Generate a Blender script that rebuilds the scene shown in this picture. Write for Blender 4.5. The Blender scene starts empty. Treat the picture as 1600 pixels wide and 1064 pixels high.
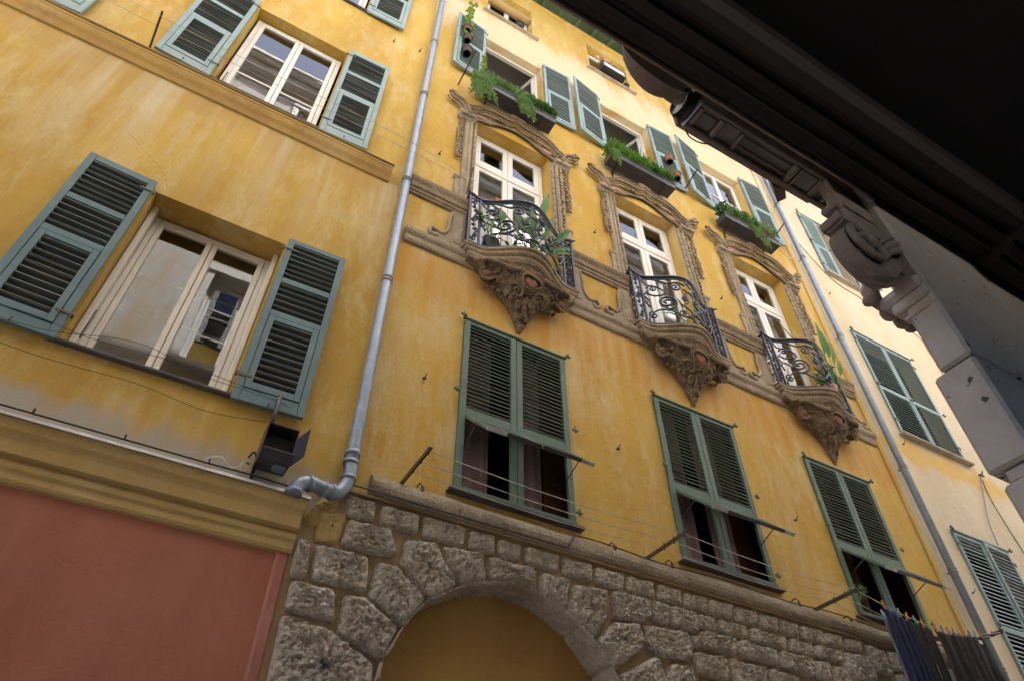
import bpy, math, random
from mathutils import Vector, Matrix, noise
rnd = random.Random(7)
S = bpy.context.scene
R_ = math.radians
# ------------------------------------------------------------------ camera, sky, sun, exposure
cam_d = bpy.data.cameras.new('camera'); cam = bpy.data.objects.new('camera', cam_d); S.collection.objects.link(cam)
cam.location = (0.0, -4.7, 1.6); cam.rotation_euler = (R_(90+44.953), 0, R_(-29.863))
cam_d.sensor_width = 36; cam_d.lens = 24.2; cam_d.clip_start = 0.02; cam_d.clip_end = 500
S.camera = cam
W = bpy.data.worlds.new('World'); S.world = W; W.use_nodes = True
wn = W.node_tree.nodes; wl = W.node_tree.links
sky = wn.new('ShaderNodeTexSky'); sky.sky_type = 'NISHITA'; sky.sun_disc = False
SUN_EL, SUN_AZ = 68.0, 20.0          # azimuth from +Y (behind the facade) towards +X
sky.air_density = .7; sky.dust_density = 7.0; sky.ozone_density = 1.0
sky.sun_elevation = R_(SUN_EL); sky.sun_rotation = R_(SUN_AZ)
wl.new(sky.outputs[0], wn['Background'].inputs[0]); wn['Background'].inputs[1].default_value = 0.15
sl = bpy.data.lights.new('sun', 'SUN'); sl.energy = 4.6; sl.angle = R_(0.5); sl.color = (1, .97, .92)
so = bpy.data.objects.new('sun', sl); S.collection.objects.link(so); so.location = (5, 20, 40)
dv = Vector((math.sin(R_(SUN_AZ))*math.cos(R_(SUN_EL)), math.cos(R_(SUN_AZ))*math.cos(R_(SUN_EL)), math.sin(R_(SUN_EL))))
so.rotation_euler = dv.to_track_quat('Z', 'Y').to_euler()
S.view_settings.view_transform = 'Standard'; S.view_settings.look = 'None'
S.view_settings.exposure = 2.24; S.view_settings.gamma = 1.0
S.render.engine = 'CYCLES'; S.cycles.max_bounces = 8; S.cycles.diffuse_bounces = 5; S.cycles.transparent_max_bounces = 12

# ------------------------------------------------------------------ materials
def M(name):
    m = bpy.data.materials.new(name); m.use_nodes = True
    return m, m.node_tree.nodes, m.node_tree.links, m.node_tree.nodes['Principled BSDF']
def texco(N, L, scale=(1, 1, 1)):
    t = N.new('ShaderNodeNewGeometry'); mp = N.new('ShaderNodeMapping'); mp.inputs['Scale'].default_value = scale
    L.new(t.outputs['Position'], mp.inputs[0]); return mp.outputs[0]
def nz(N, L, v, scale, detail=6, rough=.6, dist=0.0):
    n = N.new('ShaderNodeTexNoise'); n.inputs['Scale'].default_value = scale; n.inputs['Detail'].default_value = detail
    n.inputs['Roughness'].default_value = rough; n.inputs['Distortion'].default_value = dist
    L.new(v, n.inputs['Vector']); return n.outputs['Fac']
def ramp(N, L, v, a, b, ca=(0, 0, 0, 1), cb=(1, 1, 1, 1)):
    r = N.new('ShaderNodeValToRGB'); r.color_ramp.elements[0].position = a; r.color_ramp.elements[1].position = b
    r.color_ramp.elements[0].color = ca; r.color_ramp.elements[1].color = cb; L.new(v, r.inputs[0]); return r.outputs[0]
def mix(N, L, f, a, b, mode='MIX'):
    m = N.new('ShaderNodeMixRGB'); m.blend_type = mode
    for s, v in ((m.inputs[0], f), (m.inputs[1], a), (m.inputs[2], b)):
        if isinstance(v, (int, float)): s.default_value = v
        elif isinstance(v, tuple): s.default_value = (v + (1,))[:4]
        else: L.new(v, s)
    return m.outputs[0]
def mth(N, L, op, a, b=0.0):
    m = N.new('ShaderNodeMath'); m.operation = op
    for s, v in ((m.inputs[0], a), (m.inputs[1], b)):
        if isinstance(v, (int, float)): s.default_value = v
        else: L.new(v, s)
    return m.outputs[0]
def bump(N, L, P, hs, dist=.01, strength=.6):
    b = N.new('ShaderNodeBump'); b.inputs['Distance'].default_value = dist; b.inputs['Strength'].default_value = strength
    L.new(hs, b.inputs['Height']); L.new(b.outputs[0], P.inputs['Normal'])

def plaster(name, base, deep, pale, pale_amt=.5, grey=(.33, .31, .27), grey_amt=.3, zone=None, offs=0.0, streak=None, bmp=.02):
    """lime plaster: washed colour patches, drips, grey weathering; zone=(z0,z1,x0,x1) adds colour bands by height, such as damp grey"""
    m, N, L, P = M(name)
    t = N.new('ShaderNodeNewGeometry'); mp = N.new('ShaderNodeMapping'); mp.inputs['Location'].default_value = (offs, offs, offs)
    L.new(t.outputs['Position'], mp.inputs[0]); v = mp.outputs[0]
    mp2 = N.new('ShaderNodeMapping'); mp2.inputs['Scale'].default_value = (1, 1, .22); L.new(v, mp2.inputs[0]); vs = mp2.outputs[0]
    mp3 = N.new('ShaderNodeMapping'); mp3.inputs['Scale'].default_value = (1, 1, .42); L.new(v, mp3.inputs[0]); vm = mp3.outputs[0]
    big = nz(N, L, vm, .8, 8, .62, .15); med = nz(N, L, vm, 2.4, 10, .74, .1); st = nz(N, L, vs, 3.2, 8, .7, .1); fine = nz(N, L, v, 45, 6, .75)
    c = mix(N, L, ramp(N, L, big, .36, .62), base, deep)
    c = mix(N, L, mth(N, L, 'MULTIPLY', ramp(N, L, st, .48, .72), .6), c, deep)
    c = mix(N, L, mth(N, L, 'MULTIPLY', ramp(N, L, med, .5, .68), pale_amt), c, pale)
    n3 = nz(N, L, vs, 1.5, 8, .7, .1)
    c = mix(N, L, mth(N, L, 'MULTIPLY', ramp(N, L, n3, .53, .7), pale_amt*1.1), c, pale)
    n4 = nz(N, L, vm, 1.7, 11, .8, .15)
    c = mix(N, L, mth(N, L, 'MULTIPLY', ramp(N, L, n4, .56, .74), grey_amt), c, grey)
    c = mix(N, L, .35, c, ramp(N, L, fine, .2, .8, (.35, .35, .35, 1), (1, 1, 1, 1)), 'MULTIPLY')
    spots = nz(N, L, v, 14, 4, .5)
    c = mix(N, L, mth(N, L, 'MULTIPLY', ramp(N, L, spots, .70, .74), .4), c, tuple(k*.45 for k in deep))
    # zones: list of (zlow, zhigh, colour, strength)
    if zone:
        sx = N.new('ShaderNodeSeparateXYZ'); L.new(t.outputs['Position'], sx.inputs[0])
        for zc, zw, col, amt in zone:
            d = mth(N, L, 'ABSOLUTE', mth(N, L, 'SUBTRACT', sx.outputs[2], zc))
            wob = mth(N, L, 'MULTIPLY', mth(N, L, 'SUBTRACT', nz(N, L, vs, 2.2, 10, .75, .5), .5), zw*3.2)
            g = mth(N, L, 'DIVIDE', mth(N, L, 'ADD', d, wob), zw)
            f = ramp(N, L, g, .35, 1.0, (1, 1, 1, 1), (0, 0, 0, 1))
            c = mix(N, L, mth(N, L, 'MULTIPLY', f, amt), c, col)
    if streak:
        vq = N.new('ShaderNodeMapping'); vq.inputs['Scale'].default_value = (3.2, 1, .16); L.new(v, vq.inputs[0])
        sx2 = N.new('ShaderNodeSeparateXYZ'); L.new(t.outputs['Position'], sx2.inputs[0])
        for k, (za, zb, col, amt) in enumerate(streak):
            zr = N.new('ShaderNodeMapRange'); zr.inputs['From Min'].default_value = za; zr.inputs['From Max'].default_value = zb; L.new(sx2.outputs[2], zr.inputs[0])
            fz = ramp(N, L, zr.outputs[0], .0, .8)      # strongest near the top of the band
            above = mth(N, L, 'LESS_THAN', sx2.outputs[2], zb)
            sn = ramp(N, L, nz(N, L, vq.outputs[0], 1.1+.35*k, 6, .6, .05), .44, .66)
            c = mix(N, L, mth(N, L, 'MULTIPLY', mth(N, L, 'MULTIPLY', mth(N, L, 'MULTIPLY', sn, fz), above), amt), c, col)
    L.new(c, P.inputs['Base Color']); P.inputs['Roughness'].default_value = .9
    b1 = nz(N, L, v, 9, 10, .7); b2 = mth(N, L, 'MULTIPLY', fine, .35)
    bump(N, L, P, mth(N, L, 'ADD', b1, b2), bmp, .55)
    return m
def painted(name, col, col2=None, rough=.55, wear=(.25, .22, .18), wear_amt=.35, sc=6, metal=0.0, bmp=.002, nbig=3.0):
    m, N, L, P = M(name); v = texco(N, L); vs = texco(N, L, (1, 1, .3))
    col2 = col2 or tuple(k*.75 for k in col)
    c = mix(N, L, ramp(N, L, nz(N, L, v, nbig, 8, .65), .35, .65), col, col2)
    c = mix(N, L, mth(N, L, 'MULTIPLY', ramp(N, L, nz(N, L, vs, sc*4, 10, .78), .56, .7), wear_amt), c, wear)
    L.new(c, P.inputs['Base Color']); P.inputs['Roughness'].default_value = rough; P.inputs['Metallic'].default_value = metal
    bump(N, L, P, nz(N, L, vs, 30, 8, .7), bmp, .6)
    return m
def stone(name, a, b, c3, pit=.5, sc=1.0, bd=.03):
    m, N, L, P = M(name); v = texco(N, L)
    big = nz(N, L, v, 3*sc, 10, .7, .5); med = nz(N, L, v, 11*sc, 12, .78); pits = nz(N, L, v, 34*sc, 6, .6, .3)
    c = mix(N, L, ramp(N, L, big, .38, .64), a, b)
    c = mix(N, L, mth(N, L, 'MULTIPLY', ramp(N, L, med, .5, .66), .75), c, c3)
    c = mix(N, L, mth(N, L, 'MULTIPLY', ramp(N, L, pits, .30, .44, (1, 1, 1, 1), (0, 0, 0, 1)), pit), c, (.035, .03, .028))
    L.new(c, P.inputs['Base Color']); P.inputs['Roughness'].default_value = .93
    h = mth(N, L, 'ADD', med, mth(N, L, 'MULTIPLY', ramp(N, L, pits, .28, .6), .8))
    bump(N, L, P, h, bd, .9); return m
def simple(name, col, rough=.5, metal=0.0, col2=None, sc=8):
    m, N, L, P = M(name); v = texco(N, L)
    c = mix(N, L, ramp(N, L, nz(N, L, v, sc, 6, .6), .35, .65), col, col2 or tuple(k*.6 for k in col))
    L.new(c, P.inputs['Base Color']); P.inputs['Roughness'].default_value = rough; P.inputs['Metallic'].default_value = metal
    bump(N, L, P, nz(N, L, v, 60, 4, .6), .002, .4)
    return m
def glassmat(name, ior=1.75, tint=(.8, .85, .85)):
    m, N, L, P = M(name); N.remove(P)
    o = N['Material Output']; fr = N.new('ShaderNodeFresnel'); fr.inputs[0].default_value = ior
    g = N.new('ShaderNodeBsdfGlossy'); g.inputs['Roughness'].default_value = .012; g.inputs['Color'].default_value = (.95, .97, 1, 1)
    tr = N.new('ShaderNodeBsdfTransparent'); tr.inputs[0].default_value = tint + (1,)
    v = texco(N, L); b = N.new('ShaderNodeBump'); b.inputs['Distance'].default_value = .006; b.inputs['Strength'].default_value = .25
    L.new(nz(N, L, v, 1.6, 2, .5), b.inputs['Height']); L.new(b.outputs[0], g.inputs['Normal'])
    mx = N.new('ShaderNodeMixShader'); L.new(fr.outputs[0], mx.inputs[0]); L.new(tr.outputs[0], mx.inputs[1]); L.new(g.outputs[0], mx.inputs[2])
    L.new(mx.outputs[0], o.inputs[0]); return m
def leafmat(name, a, b, c3=None):
    m, N, L, P = M(name); v = texco(N, L)
    c = mix(N, L, ramp(N, L, nz(N, L, v, 22, 5, .7), .38, .62), a, b)
    c = mix(N, L, mth(N, L, 'MULTIPLY', ramp(N, L, nz(N, L, v, 6, 4, .6), .45, .65), .6), c, c3 or tuple(k*.45 for k in a))
    L.new(c, P.inputs['Base Color']); P.inputs['Roughness'].default_value = .5
    P.inputs['Transmission Weight'].default_value = 0
    N2 = N.new('ShaderNodeBsdfTranslucent'); L.new(c, N2.inputs[0]); mx = N.new('ShaderNodeMixShader'); mx.inputs[0].default_value = .35
    L.new(P.outputs[0], mx.inputs[1]); L.new(N2.outputs[0], mx.inputs[2]); L.new(mx.outputs[0], N['Material Output'].inputs[0])
    return m

Mt = {}
Mt['amber'] = plaster('amber_plaster', (.65, .445, .095), (.50, .31, .055), (.72, .60, .32), .65, (.40, .36, .28), .75, streak=[(6.9, 8.86, (.62, .57, .46), .6), (7.8, 8.86, (.42, .27, .08), .5), (3.8, 5.06, (.42, .27, .07), .5)],
    zone=[(4.50, .26, (.36, .35, .32), .85), (8.72, .32, (.44, .29, .10), .5)])
Mt['ochre'] = plaster('ochre_plaster', (.67, .455, .10), (.56, .335, .055), (.72, .61, .36), .65, (.44, .39, .28), .6, offs=31.7, streak=[(5.2, 7.9, (.58, .33, .05), .4), (6.0, 7.9, (.66, .56, .36), .35)],
    zone=[(15.3, 1.3, (.72, .62, .44), .75), (7.5, .45, (.52, .22, .03), .5)])
Mt['cream'] = plaster('cream_plaster', (.74, .64, .46), (.66, .55, .38), (.76, .70, .58), .7, (.50, .46, .38), .3, offs=12.3,
    zone=[(8.15, .30, (.66, .42, .10), .85)])
Mt['cornice'] = plaster('cornice_plaster', (.54, .40, .16), (.42, .29, .11), (.54, .43, .23), .35, (.28, .25, .2), .35, offs=5)
Mt['soot_cornice'] = plaster('sooty_cornice_plaster', (.58, .39, .12), (.42, .26, .08), (.62, .47, .24), .4, (.12, .10, .065), .75, offs=9)
Mt['red'] = plaster('red_plaster', (.38, .145, .095), (.30, .108, .068), (.44, .20, .145), .35, (.4, .17, .12), .2, offs=2)
Mt['pink'] = plaster('pink_edge', (.42, .18, .14), (.36, .145, .11), (.58, .3, .25), .4, (.4, .25, .2), .3, offs=7)
Mt['tymp'] = plaster('tympanum_plaster', (.44, .28, .08), (.36, .21, .055), (.44, .33, .15), .3, (.25, .2, .12), .3, offs=3)
Mt['mortar'] = plaster('mortar', (.38, .285, .16), (.29, .21, .115), (.44, .36, .23), .5, (.16, .13, .1), .6, offs=17)
Mt['rustic'] = stone('rustic_stone', (.82, .76, .67), (.56, .47, .36), (.92, .90, .86), .65, 1.0, .05)
Mt['bandstone'] = stone('band_stone', (.56, .48, .36), (.38, .30, .20), (.68, .62, .53), .5, 1.2, .03)
Mt['stucco'] = stone('brown_stucco', (.32, .245, .16), (.21, .158, .10), (.43, .345, .24), .35, .9, .012)
Mt['stucco_grey'] = stone('grey_stucco', (.40, .33, .24), (.28, .225, .16), (.50, .43, .33), .25, .9, .008)
Mt['cartouche'] = stone('red_cartouche', (.27, .11, .08), (.19, .075, .055), (.42, .24, .18), .3, 1.5, .006)
Mt['pinkcart'] = stone('pale_pink_cartouche', (.45, .24, .18), (.38, .2, .15), (.5, .36, .28), .2, 1.5, .006)
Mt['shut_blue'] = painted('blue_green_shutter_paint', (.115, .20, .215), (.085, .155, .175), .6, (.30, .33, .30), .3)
Mt['shut_pale'] = painted('pale_green_shutter_paint', (.27, .37, .385), (.21, .31, .34), .6, (.42, .46, .40), .3)
Mt['shut_green'] = painted('green_shutter_paint', (.115, .18, .135), (.085, .14, .108), .6, (.22, .25, .2), .3)
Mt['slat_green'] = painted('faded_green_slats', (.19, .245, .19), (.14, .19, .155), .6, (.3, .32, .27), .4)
Mt['white'] = painted('white_window_paint', (.80, .80, .79), (.72, .72, .71), .4, (.5, .48, .44), .12)
Mt['cream_frame'] = painted('cream_window_paint', (.70, .68, .62), (.63, .60, .54), .45, (.35, .3, .25), .2)
Mt['sill'] = simple('slate_sill', (.10, .10, .105), .7, 0, (.055, .055, .06))
Mt['zinc'] = painted('zinc_pipe', (.27, .33, .40), (.20, .25, .32), .42, (.40, .42, .43), .45, 3, .35, .002, 7)
Mt['flash'] = painted('zinc_flashing', (.42, .42, .46), (.3, .3, .34), .35, (.2, .2, .2), .3, 3, .6)
Mt['iron'] = simple('wrought_iron', (.012, .018, .042), .42, .0, (.026, .038, .08))
Mt['dark_metal'] = simple('dark_metal', (.025, .025, .028), .5, 0, (.05, .045, .042))
Mt['bracket'] = simple('bracket_iron', (.055, .05, .052), .5, .3, (.1, .075, .06))
Mt['wire'] = simple('pale_wire', (.5, .46, .4), .5)
Mt['darkwire'] = simple('dark_cable', (.02, .02, .02), .6)
Mt['glass'] = glassmat('window_glass', 2.1)
Mt['room'] = simple('dim_room', (.16, .13, .10), .9)
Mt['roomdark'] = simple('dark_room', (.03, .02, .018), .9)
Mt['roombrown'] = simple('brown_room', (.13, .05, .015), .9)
Mt['roompale'] = simple('pale_room', (.55, .53, .49), .9, 0, (.50, .48, .44))
Mt['curtain'] = simple('mauve_net_curtain', (.27, .19, .195), .9, 0, (.17, .12, .125), 3)
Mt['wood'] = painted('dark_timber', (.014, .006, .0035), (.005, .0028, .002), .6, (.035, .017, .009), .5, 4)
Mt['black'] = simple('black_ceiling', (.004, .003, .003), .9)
Mt['marble'] = None
Mt['soffit'] = stone('brown_stone_soffit', (.24, .195, .165), (.165, .13, .108), (.33, .28, .245), .25, .8, .004)
Mt['soffit_grey'] = stone('grey_stone_panel', (.26, .25, .22), (.19, .18, .16), (.32, .31, .28), .2, .8, .004)
Mt['greenwood'] = painted('green_eave_paint', (.075, .115, .055), (.05, .08, .04), .6, (.2, .25, .16), .4)
Mt['tile'] = simple('roof_tile', (.35, .16, .08), .9)
Mt['oppwall'] = plaster('pale_opposite_plaster', (.74, .74, .73), (.66, .64, .60), (.60, .44, .24), .8, (.45, .45, .44), .3, offs=22, bmp=.003)
Mt['slat_dark'] = painted('grimy_shaded_slats', (.055, .065, .06), (.035, .04, .038), .8, (.09, .085, .07), .3)  # underside grime plus the shade of the louvre gaps, put into the colour
Mt['slat_mid'] = painted('shaded_pale_slats', (.13, .175, .175), (.10, .14, .145), .7, (.12, .13, .11), .3)  # shutter paint darkened so its stripes stand for the shaded gaps
Mt['edge_highlight'] = simple('pale_edge_highlight', (.55, .57, .58), .6, 0, (.25, .27, .27), 14)  # pale colour painting white highlights onto the flap's bottom edge
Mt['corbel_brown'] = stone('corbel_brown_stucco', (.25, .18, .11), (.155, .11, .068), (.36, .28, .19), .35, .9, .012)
Mt['planter'] = painted('dark_planter_metal', (.05, .05, .058), (.032, .032, .038), .45, (.2, .2, .2), .2)
Mt['leaf1'] = leafmat('grey_green_leaves', (.14, .27, .08), (.25, .38, .15))
Mt['leaf2'] = leafmat('fresh_green_leaves', (.09, .23, .03), (.20, .38, .06))
Mt['leaf3'] = leafmat('dark_box_leaves', (.045, .13, .03), (.10, .22, .05))
Mt['leaf4'] = leafmat('yellow_green_leaves', (.30, .42, .05), (.18, .32, .05))
Mt['banana'] = leafmat('broad_glossy_leaves', (.06, .17, .03), (.12, .28, .05), (.03, .10, .02))
Mt['terracotta'] = simple('terracotta', (.42, .19, .12), .85, 0, (.33, .14, .09))
Mt['potblack'] = simple('black_plastic', (.02, .02, .022), .4)
Mt['potbrown'] = simple('brown_pot', (.16, .08, .07), .5)
Mt['offwhite'] = simple('off_white', (.7, .68, .64), .6, 0, (.62, .6, .56))
Mt['navy'] = simple('navy_cloth', (.016, .022, .07), .95, 0, (.010, .013, .04), 5)
Mt['blackcloth'] = simple('black_cloth', (.014, .013, .016), .95, 0, (.024, .022, .026), 5)
Mt['blue'] = simple('pale_blue_cloth', (.30, .33, .45), .9)
Mt['orange'] = simple('orange_plastic', (.85, .26, .02), .4)
Mt['pegblue'] = simple('blue_plastic', (.05, .25, .62), .4)
Mt['peggreen'] = simple('green_plastic', (.25, .65, .2), .4)
Mt['magenta'] = simple('magenta_petals', (.6, .04, .25), .6)
Mt['orangeflower'] = simple('orange_petals', (.85, .2, .03), .6)
Mt['asphalt'] = simple('paving', (.36, .34, .31), .9)
Mt['yellowbar'] = simple('brass_bar', (.55, .42, .08), .5)
Mt['beige'] = simple('beige_plastic', (.45, .38, .24), .5)
Mt['navybox'] = simple('lamp_housing', (.03, .03, .04), .4, 0, (.045, .045, .06))
def marble():
    m, N, L, P = M('pitted_marble'); v = texco(N, L)
    vein = nz(N, L, texco(N, L, (1, 2, 1)), 2.2, 10, .7, 2.5); pits = nz(N, L, v, 26, 2, .4, .2)
    c = mix(N, L, ramp(N, L, vein, .35, .65), (.45, .42, .37), (.345, .32, .285))
    c = mix(N, L, mth(N, L, 'MULTIPLY', ramp(N, L, nz(N, L, v, 3.5, 8, .7, 1.0), .52, .7), .6), c, (.40, .32, .27))
    c = mix(N, L, ramp(N, L, pits, .715, .73), c, (.03, .025, .02))
    L.new(c, P.inputs['Base Color']); P.inputs['Roughness'].default_value = .5
    bump(N, L, P, mth(N, L, 'ADD', nz(N, L, v, 18, 8, .7), mth(N, L, 'MULTIPLY', ramp(N, L, pits, .70, .74, (1, 1, 1, 1), (0, 0, 0, 1)), .6)), .006, .5)
    return m
Mt['marble'] = marble()
def dotted():
    m, N, L, P = M('dotted_dark_cloth'); v = texco(N, L)
    vo = N.new('ShaderNodeTexVoronoi'); vo.inputs['Scale'].default_value = 55; vo.inputs['Randomness'].default_value = .15; L.new(v, vo.inputs['Vector'])
    c = ramp(N, L, vo.outputs['Distance'], .16, .24, (.12, .10, .13, 1), (.022, .016, .022, 1)); L.new(c, P.inputs['Base Color']); P.inputs['Roughness'].default_value = .95
    return m
Mt['dotted'] = dotted()

# ------------------------------------------------------------------ object helpers
def tagp(o, label=None, cat=None, group=None, kind=None):
    if label: o['label'] = label
    if cat: o['category'] = cat
    if group: o['group'] = group
    if kind: o['kind'] = kind
    return o
def thing(name, label, cat, loc=(0, 0, 0), group=None):
    o = bpy.data.objects.new(name, None); S.collection.objects.link(o); o.location = loc; o.empty_display_size = .2
    return tagp(o, label, cat, group)
def origin(o):
    v = Vector(o.location); p = o.parent
    while p: v = v + Vector(p.location); p = p.parent
    return v
def copy_tree(o, delta=(0, 0, 0), parent=None):
    c = o.copy(); S.collection.objects.link(c)
    if parent is not None: c.parent = parent
    c.location = Vector(o.location) + Vector(delta)
    for ch in list(o.children): copy_tree(ch, (0, 0, 0), c)
    return c
class MB:
    def __init__(s): s.v = []; s.f = []; s.sm = []; s.cuts = [(0, 0)]
    def cut(s):
        if len(s.f) > s.cuts[-1][1]: s.cuts.append((len(s.v), len(s.f)))
    def pieces(s, name, mat, parent):
        """one object for every piece marked with cut()"""
        s.cut(); out = []
        for (v0, f0), (v1, f1) in zip(s.cuts, s.cuts[1:]):
            q = MB(); q.v = s.v[v0:v1]; q.f = [tuple(i-v0 for i in f) for f in s.f[f0:f1]]; q.sm = s.sm[f0:f1]; out.append(q.build(name, mat, parent))
        return out
    def add(s, vs, fs, smooth=False):
        b = len(s.v); s.v.extend([tuple(p) for p in vs]); s.f.extend([tuple(b+i for i in f) for f in fs]); s.sm.extend([smooth]*len(fs))
    def box(s, x0, x1, y0, y1, z0, z1, T=None, bev=0.0):
        if x0 > x1: x0, x1 = x1, x0
        if y0 > y1: y0, y1 = y1, y0
        if z0 > z1: z0, z1 = z1, z0
        if bev <= 0:
            p = [(x, y, z) for z in (z0, z1) for y in (y0, y1) for x in (x0, x1)]
            f = [(0, 2, 3, 1), (4, 5, 7, 6), (0, 1, 5, 4), (2, 6, 7, 3), (0, 4, 6, 2), (1, 3, 7, 5)]
        else:
            b = min(bev, (x1-x0)*.45, (y1-y0)*.45, (z1-z0)*.45); p = []; idx = {}
            for sx in (0, 1):
                for sy in (0, 1):
                    for sz in (0, 1):
                        X = (x0, x1)[sx]; Y = (y0, y1)[sy]; Z = (z0, z1)[sz]; dx = b*(1-2*sx); dy = b*(1-2*sy); dz = b*(1-2*sz)
                        idx[sx, sy, sz, 0] = len(p); p.append((X, Y+dy, Z+dz))
                        idx[sx, sy, sz, 1] = len(p); p.append((X+dx, Y, Z+dz))
                        idx[sx, sy, sz, 2] = len(p); p.append((X+dx, Y+dy, Z))
            f = []
            for a in (0, 1):
                f.append([idx[a, i, j, 0] for i, j in ((0, 0), (1, 0), (1, 1), (0, 1))]); f.append([idx[i, a, j, 1] for i, j in ((0, 0), (1, 0), (1, 1), (0, 1))]); f.append([idx[i, j, a, 2] for i, j in ((0, 0), (1, 0), (1, 1), (0, 1))])
                for c in (0, 1):
                    f.append([idx[a, c, 0, 0], idx[a, c, 1, 0], idx[a, c, 1, 1], idx[a, c, 0, 1]])
                    f.append([idx[a, 0, c, 0], idx[a, 1, c, 0], idx[a, 1, c, 2], idx[a, 0, c, 2]])
                    f.append([idx[0, a, c, 1], idx[1, a, c, 1], idx[1, a, c, 2], idx[0, a, c, 2]])
                    for d in (0, 1): f.append([idx[a, c, d, 0], idx[a, c, d, 1], idx[a, c, d, 2]])
        if T: p = [tuple(T @ Vector(q)) for q in p]
        s.add(p, f)
    def quad(s, a, b, c, d): s.add([a, b, c, d], [(0, 1, 2, 3)])
    def tube(s, pts, r, n=6, caps=True, sq=None):
        pts = [Vector(p) for p in pts]; m = len(pts)
        if m < 2: return
        vs = []; up = Vector((0, 0, 1)); prev = None
        for i, p in enumerate(pts):
            t = (pts[min(i+1, m-1)] - pts[max(i-1, 0)])
            if t.length < 1e-9: t = Vector((1, 0, 0))
            t.normalize()
            if prev is None:
                a = t.cross(Vector((0, 1, 0)) if abs(t.y) < .9 else up).normalized()
            else:
                a = (prev - t*prev.dot(t))
                a = a.normalized() if a.length > 1e-6 else t.orthogonal().normalized()
            prev = a; b = t.cross(a); rr = r[i] if isinstance(r, (list, tuple)) else r
            for k in range(n):
                an = 2*math.pi*(k+.5)/n; vs.append(p + a*math.cos(an)*rr*(sq or 1) + b*math.sin(an)*rr)
        fs = [(i*n+k, i*n+(k+1) % n, (i+1)*n+(k+1) % n, (i+1)*n+k) for i in range(m-1) for k in range(n)]
        if caps: fs.append(tuple(range(n))[::-1]); fs.append(tuple((m-1)*n+k for k in range(n)))
        s.add(vs, fs, n > 4)
    def lathe(s, prof, c, n=14, axis='z'):
        vs = []
        for r, h in prof:
            for k in range(n):
                a = 2*math.pi*k/n; q = (r*math.cos(a), r*math.sin(a), h)
                if axis == 'y': q = (q[0], q[2], q[1])
                if axis == 'x': q = (q[2], q[0], q[1])
                vs.append((c[0]+q[0], c[1]+q[1], c[2]+q[2]))
        m = len(prof)
        s.add(vs, [(i*n+k, i*n+(k+1) % n, (i+1)*n+(k+1) % n, (i+1)*n+k) for i in range(m-1) for k in range(n)] + [tuple(range(n)), tuple((m-1)*n+k for k in range(n))], True)
    def ell(s, c, rx, ry, rz, n=8, m=6, T=None, jit=0.0):
        vs = []
        for i in range(m+1):
            ph = math.pi*i/m
            for k in range(n):
                a = 2*math.pi*k/n; q = Vector((rx*math.sin(ph)*math.cos(a), ry*math.sin(ph)*math.sin(a), rz*math.cos(ph)))
                if T: q = T @ q
                q = q + Vector(c)
                if jit: q = q + noise.noise_vector(q*9)*jit
                vs.append(q)
        s.add(vs, [(i*n+k, (i+1)*n+k, (i+1)*n+(k+1) % n, i*n+(k+1) % n) for i in range(m) for k in range(n)], True)
    def profile_x(s, prof, x0, x1, nx=1, wob=0.0):
        """closed profile [(y,z)...] extruded along x"""
        n = len(prof); vs = []
        for i in range(nx+1):
            x = x0+(x1-x0)*i/nx
            for (y, z) in prof:
                d = noise.noise(Vector((x*2.3, y*5, z*5)))*wob if wob else 0
                vs.append((x, y+d, z+d*.6))
        fs = [(i*n+k, (i+1)*n+k, (i+1)*n+(k+1) % n, i*n+(k+1) % n) for i in range(nx) for k in range(n)]
        fs += [tuple(range(n)), tuple(nx*n+k for k in range(n))[::-1]]
        s.add(vs, fs)
    def loft(s, rings, closed=False, smooth=True):
        n = len(rings[0]); vs = [p for r in rings for p in r]; m = len(rings); e = n if closed else n-1
        s.add(vs, [(i*n+k, (i+1)*n+k, (i+1)*n+(k+1) % n, i*n+(k+1) % n) for i in range(m-1) for k in range(e)], smooth)
    def build(s, name, mat, parent=None, label=None, loc=None, **kw):
        me = bpy.data.meshes.new(name)
        o0 = origin(parent) if parent is not None else Vector((0, 0, 0))
        if parent is None and loc is not None: o0 = Vector(loc)
        me.from_pydata([tuple(Vector(p)-o0) for p in s.v], [], s.f); me.materials.append(Mt[mat] if isinstance(mat, str) else mat)
        me.polygons.foreach_set('use_smooth', s.sm); me.update()
        o = bpy.data.objects.new(name, me); S.collection.objects.link(o)
        if parent is not None: o.parent = parent
        elif loc is not None: o.location = loc
        return tagp(o, label, **kw)
def spiral(cx, cz, r0, r1, a0, turns, n=26):
    return [(cx+(r0+(r1-r0)*(i/n)**.8)*math.cos(a0+turns*2*math.pi*i/n), cz+(r0+(r1-r0)*(i/n)**.8)*math.sin(a0+turns*2*math.pi*i/n)) for i in range(n+1)]
def catmull(pts, k=6):
    P = [Vector(p) for p in pts]; out = []
    for i in range(len(P)-1):
        p0 = P[max(i-1, 0)]; p1 = P[i]; p2 = P[i+1]; p3 = P[min(i+2, len(P)-1)]
        for j in range(k):
            t = j/k; out.append(.5*((2*p1)+(p2-p0)*t+(2*p0-5*p1+4*p2-p3)*t*t+(3*p1-p0-3*p2+p3)*t**3))
    out.append(P[-1]); return out
def on_y(pts, y): return [(p[0], y, p[1]) for p in pts]

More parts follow.
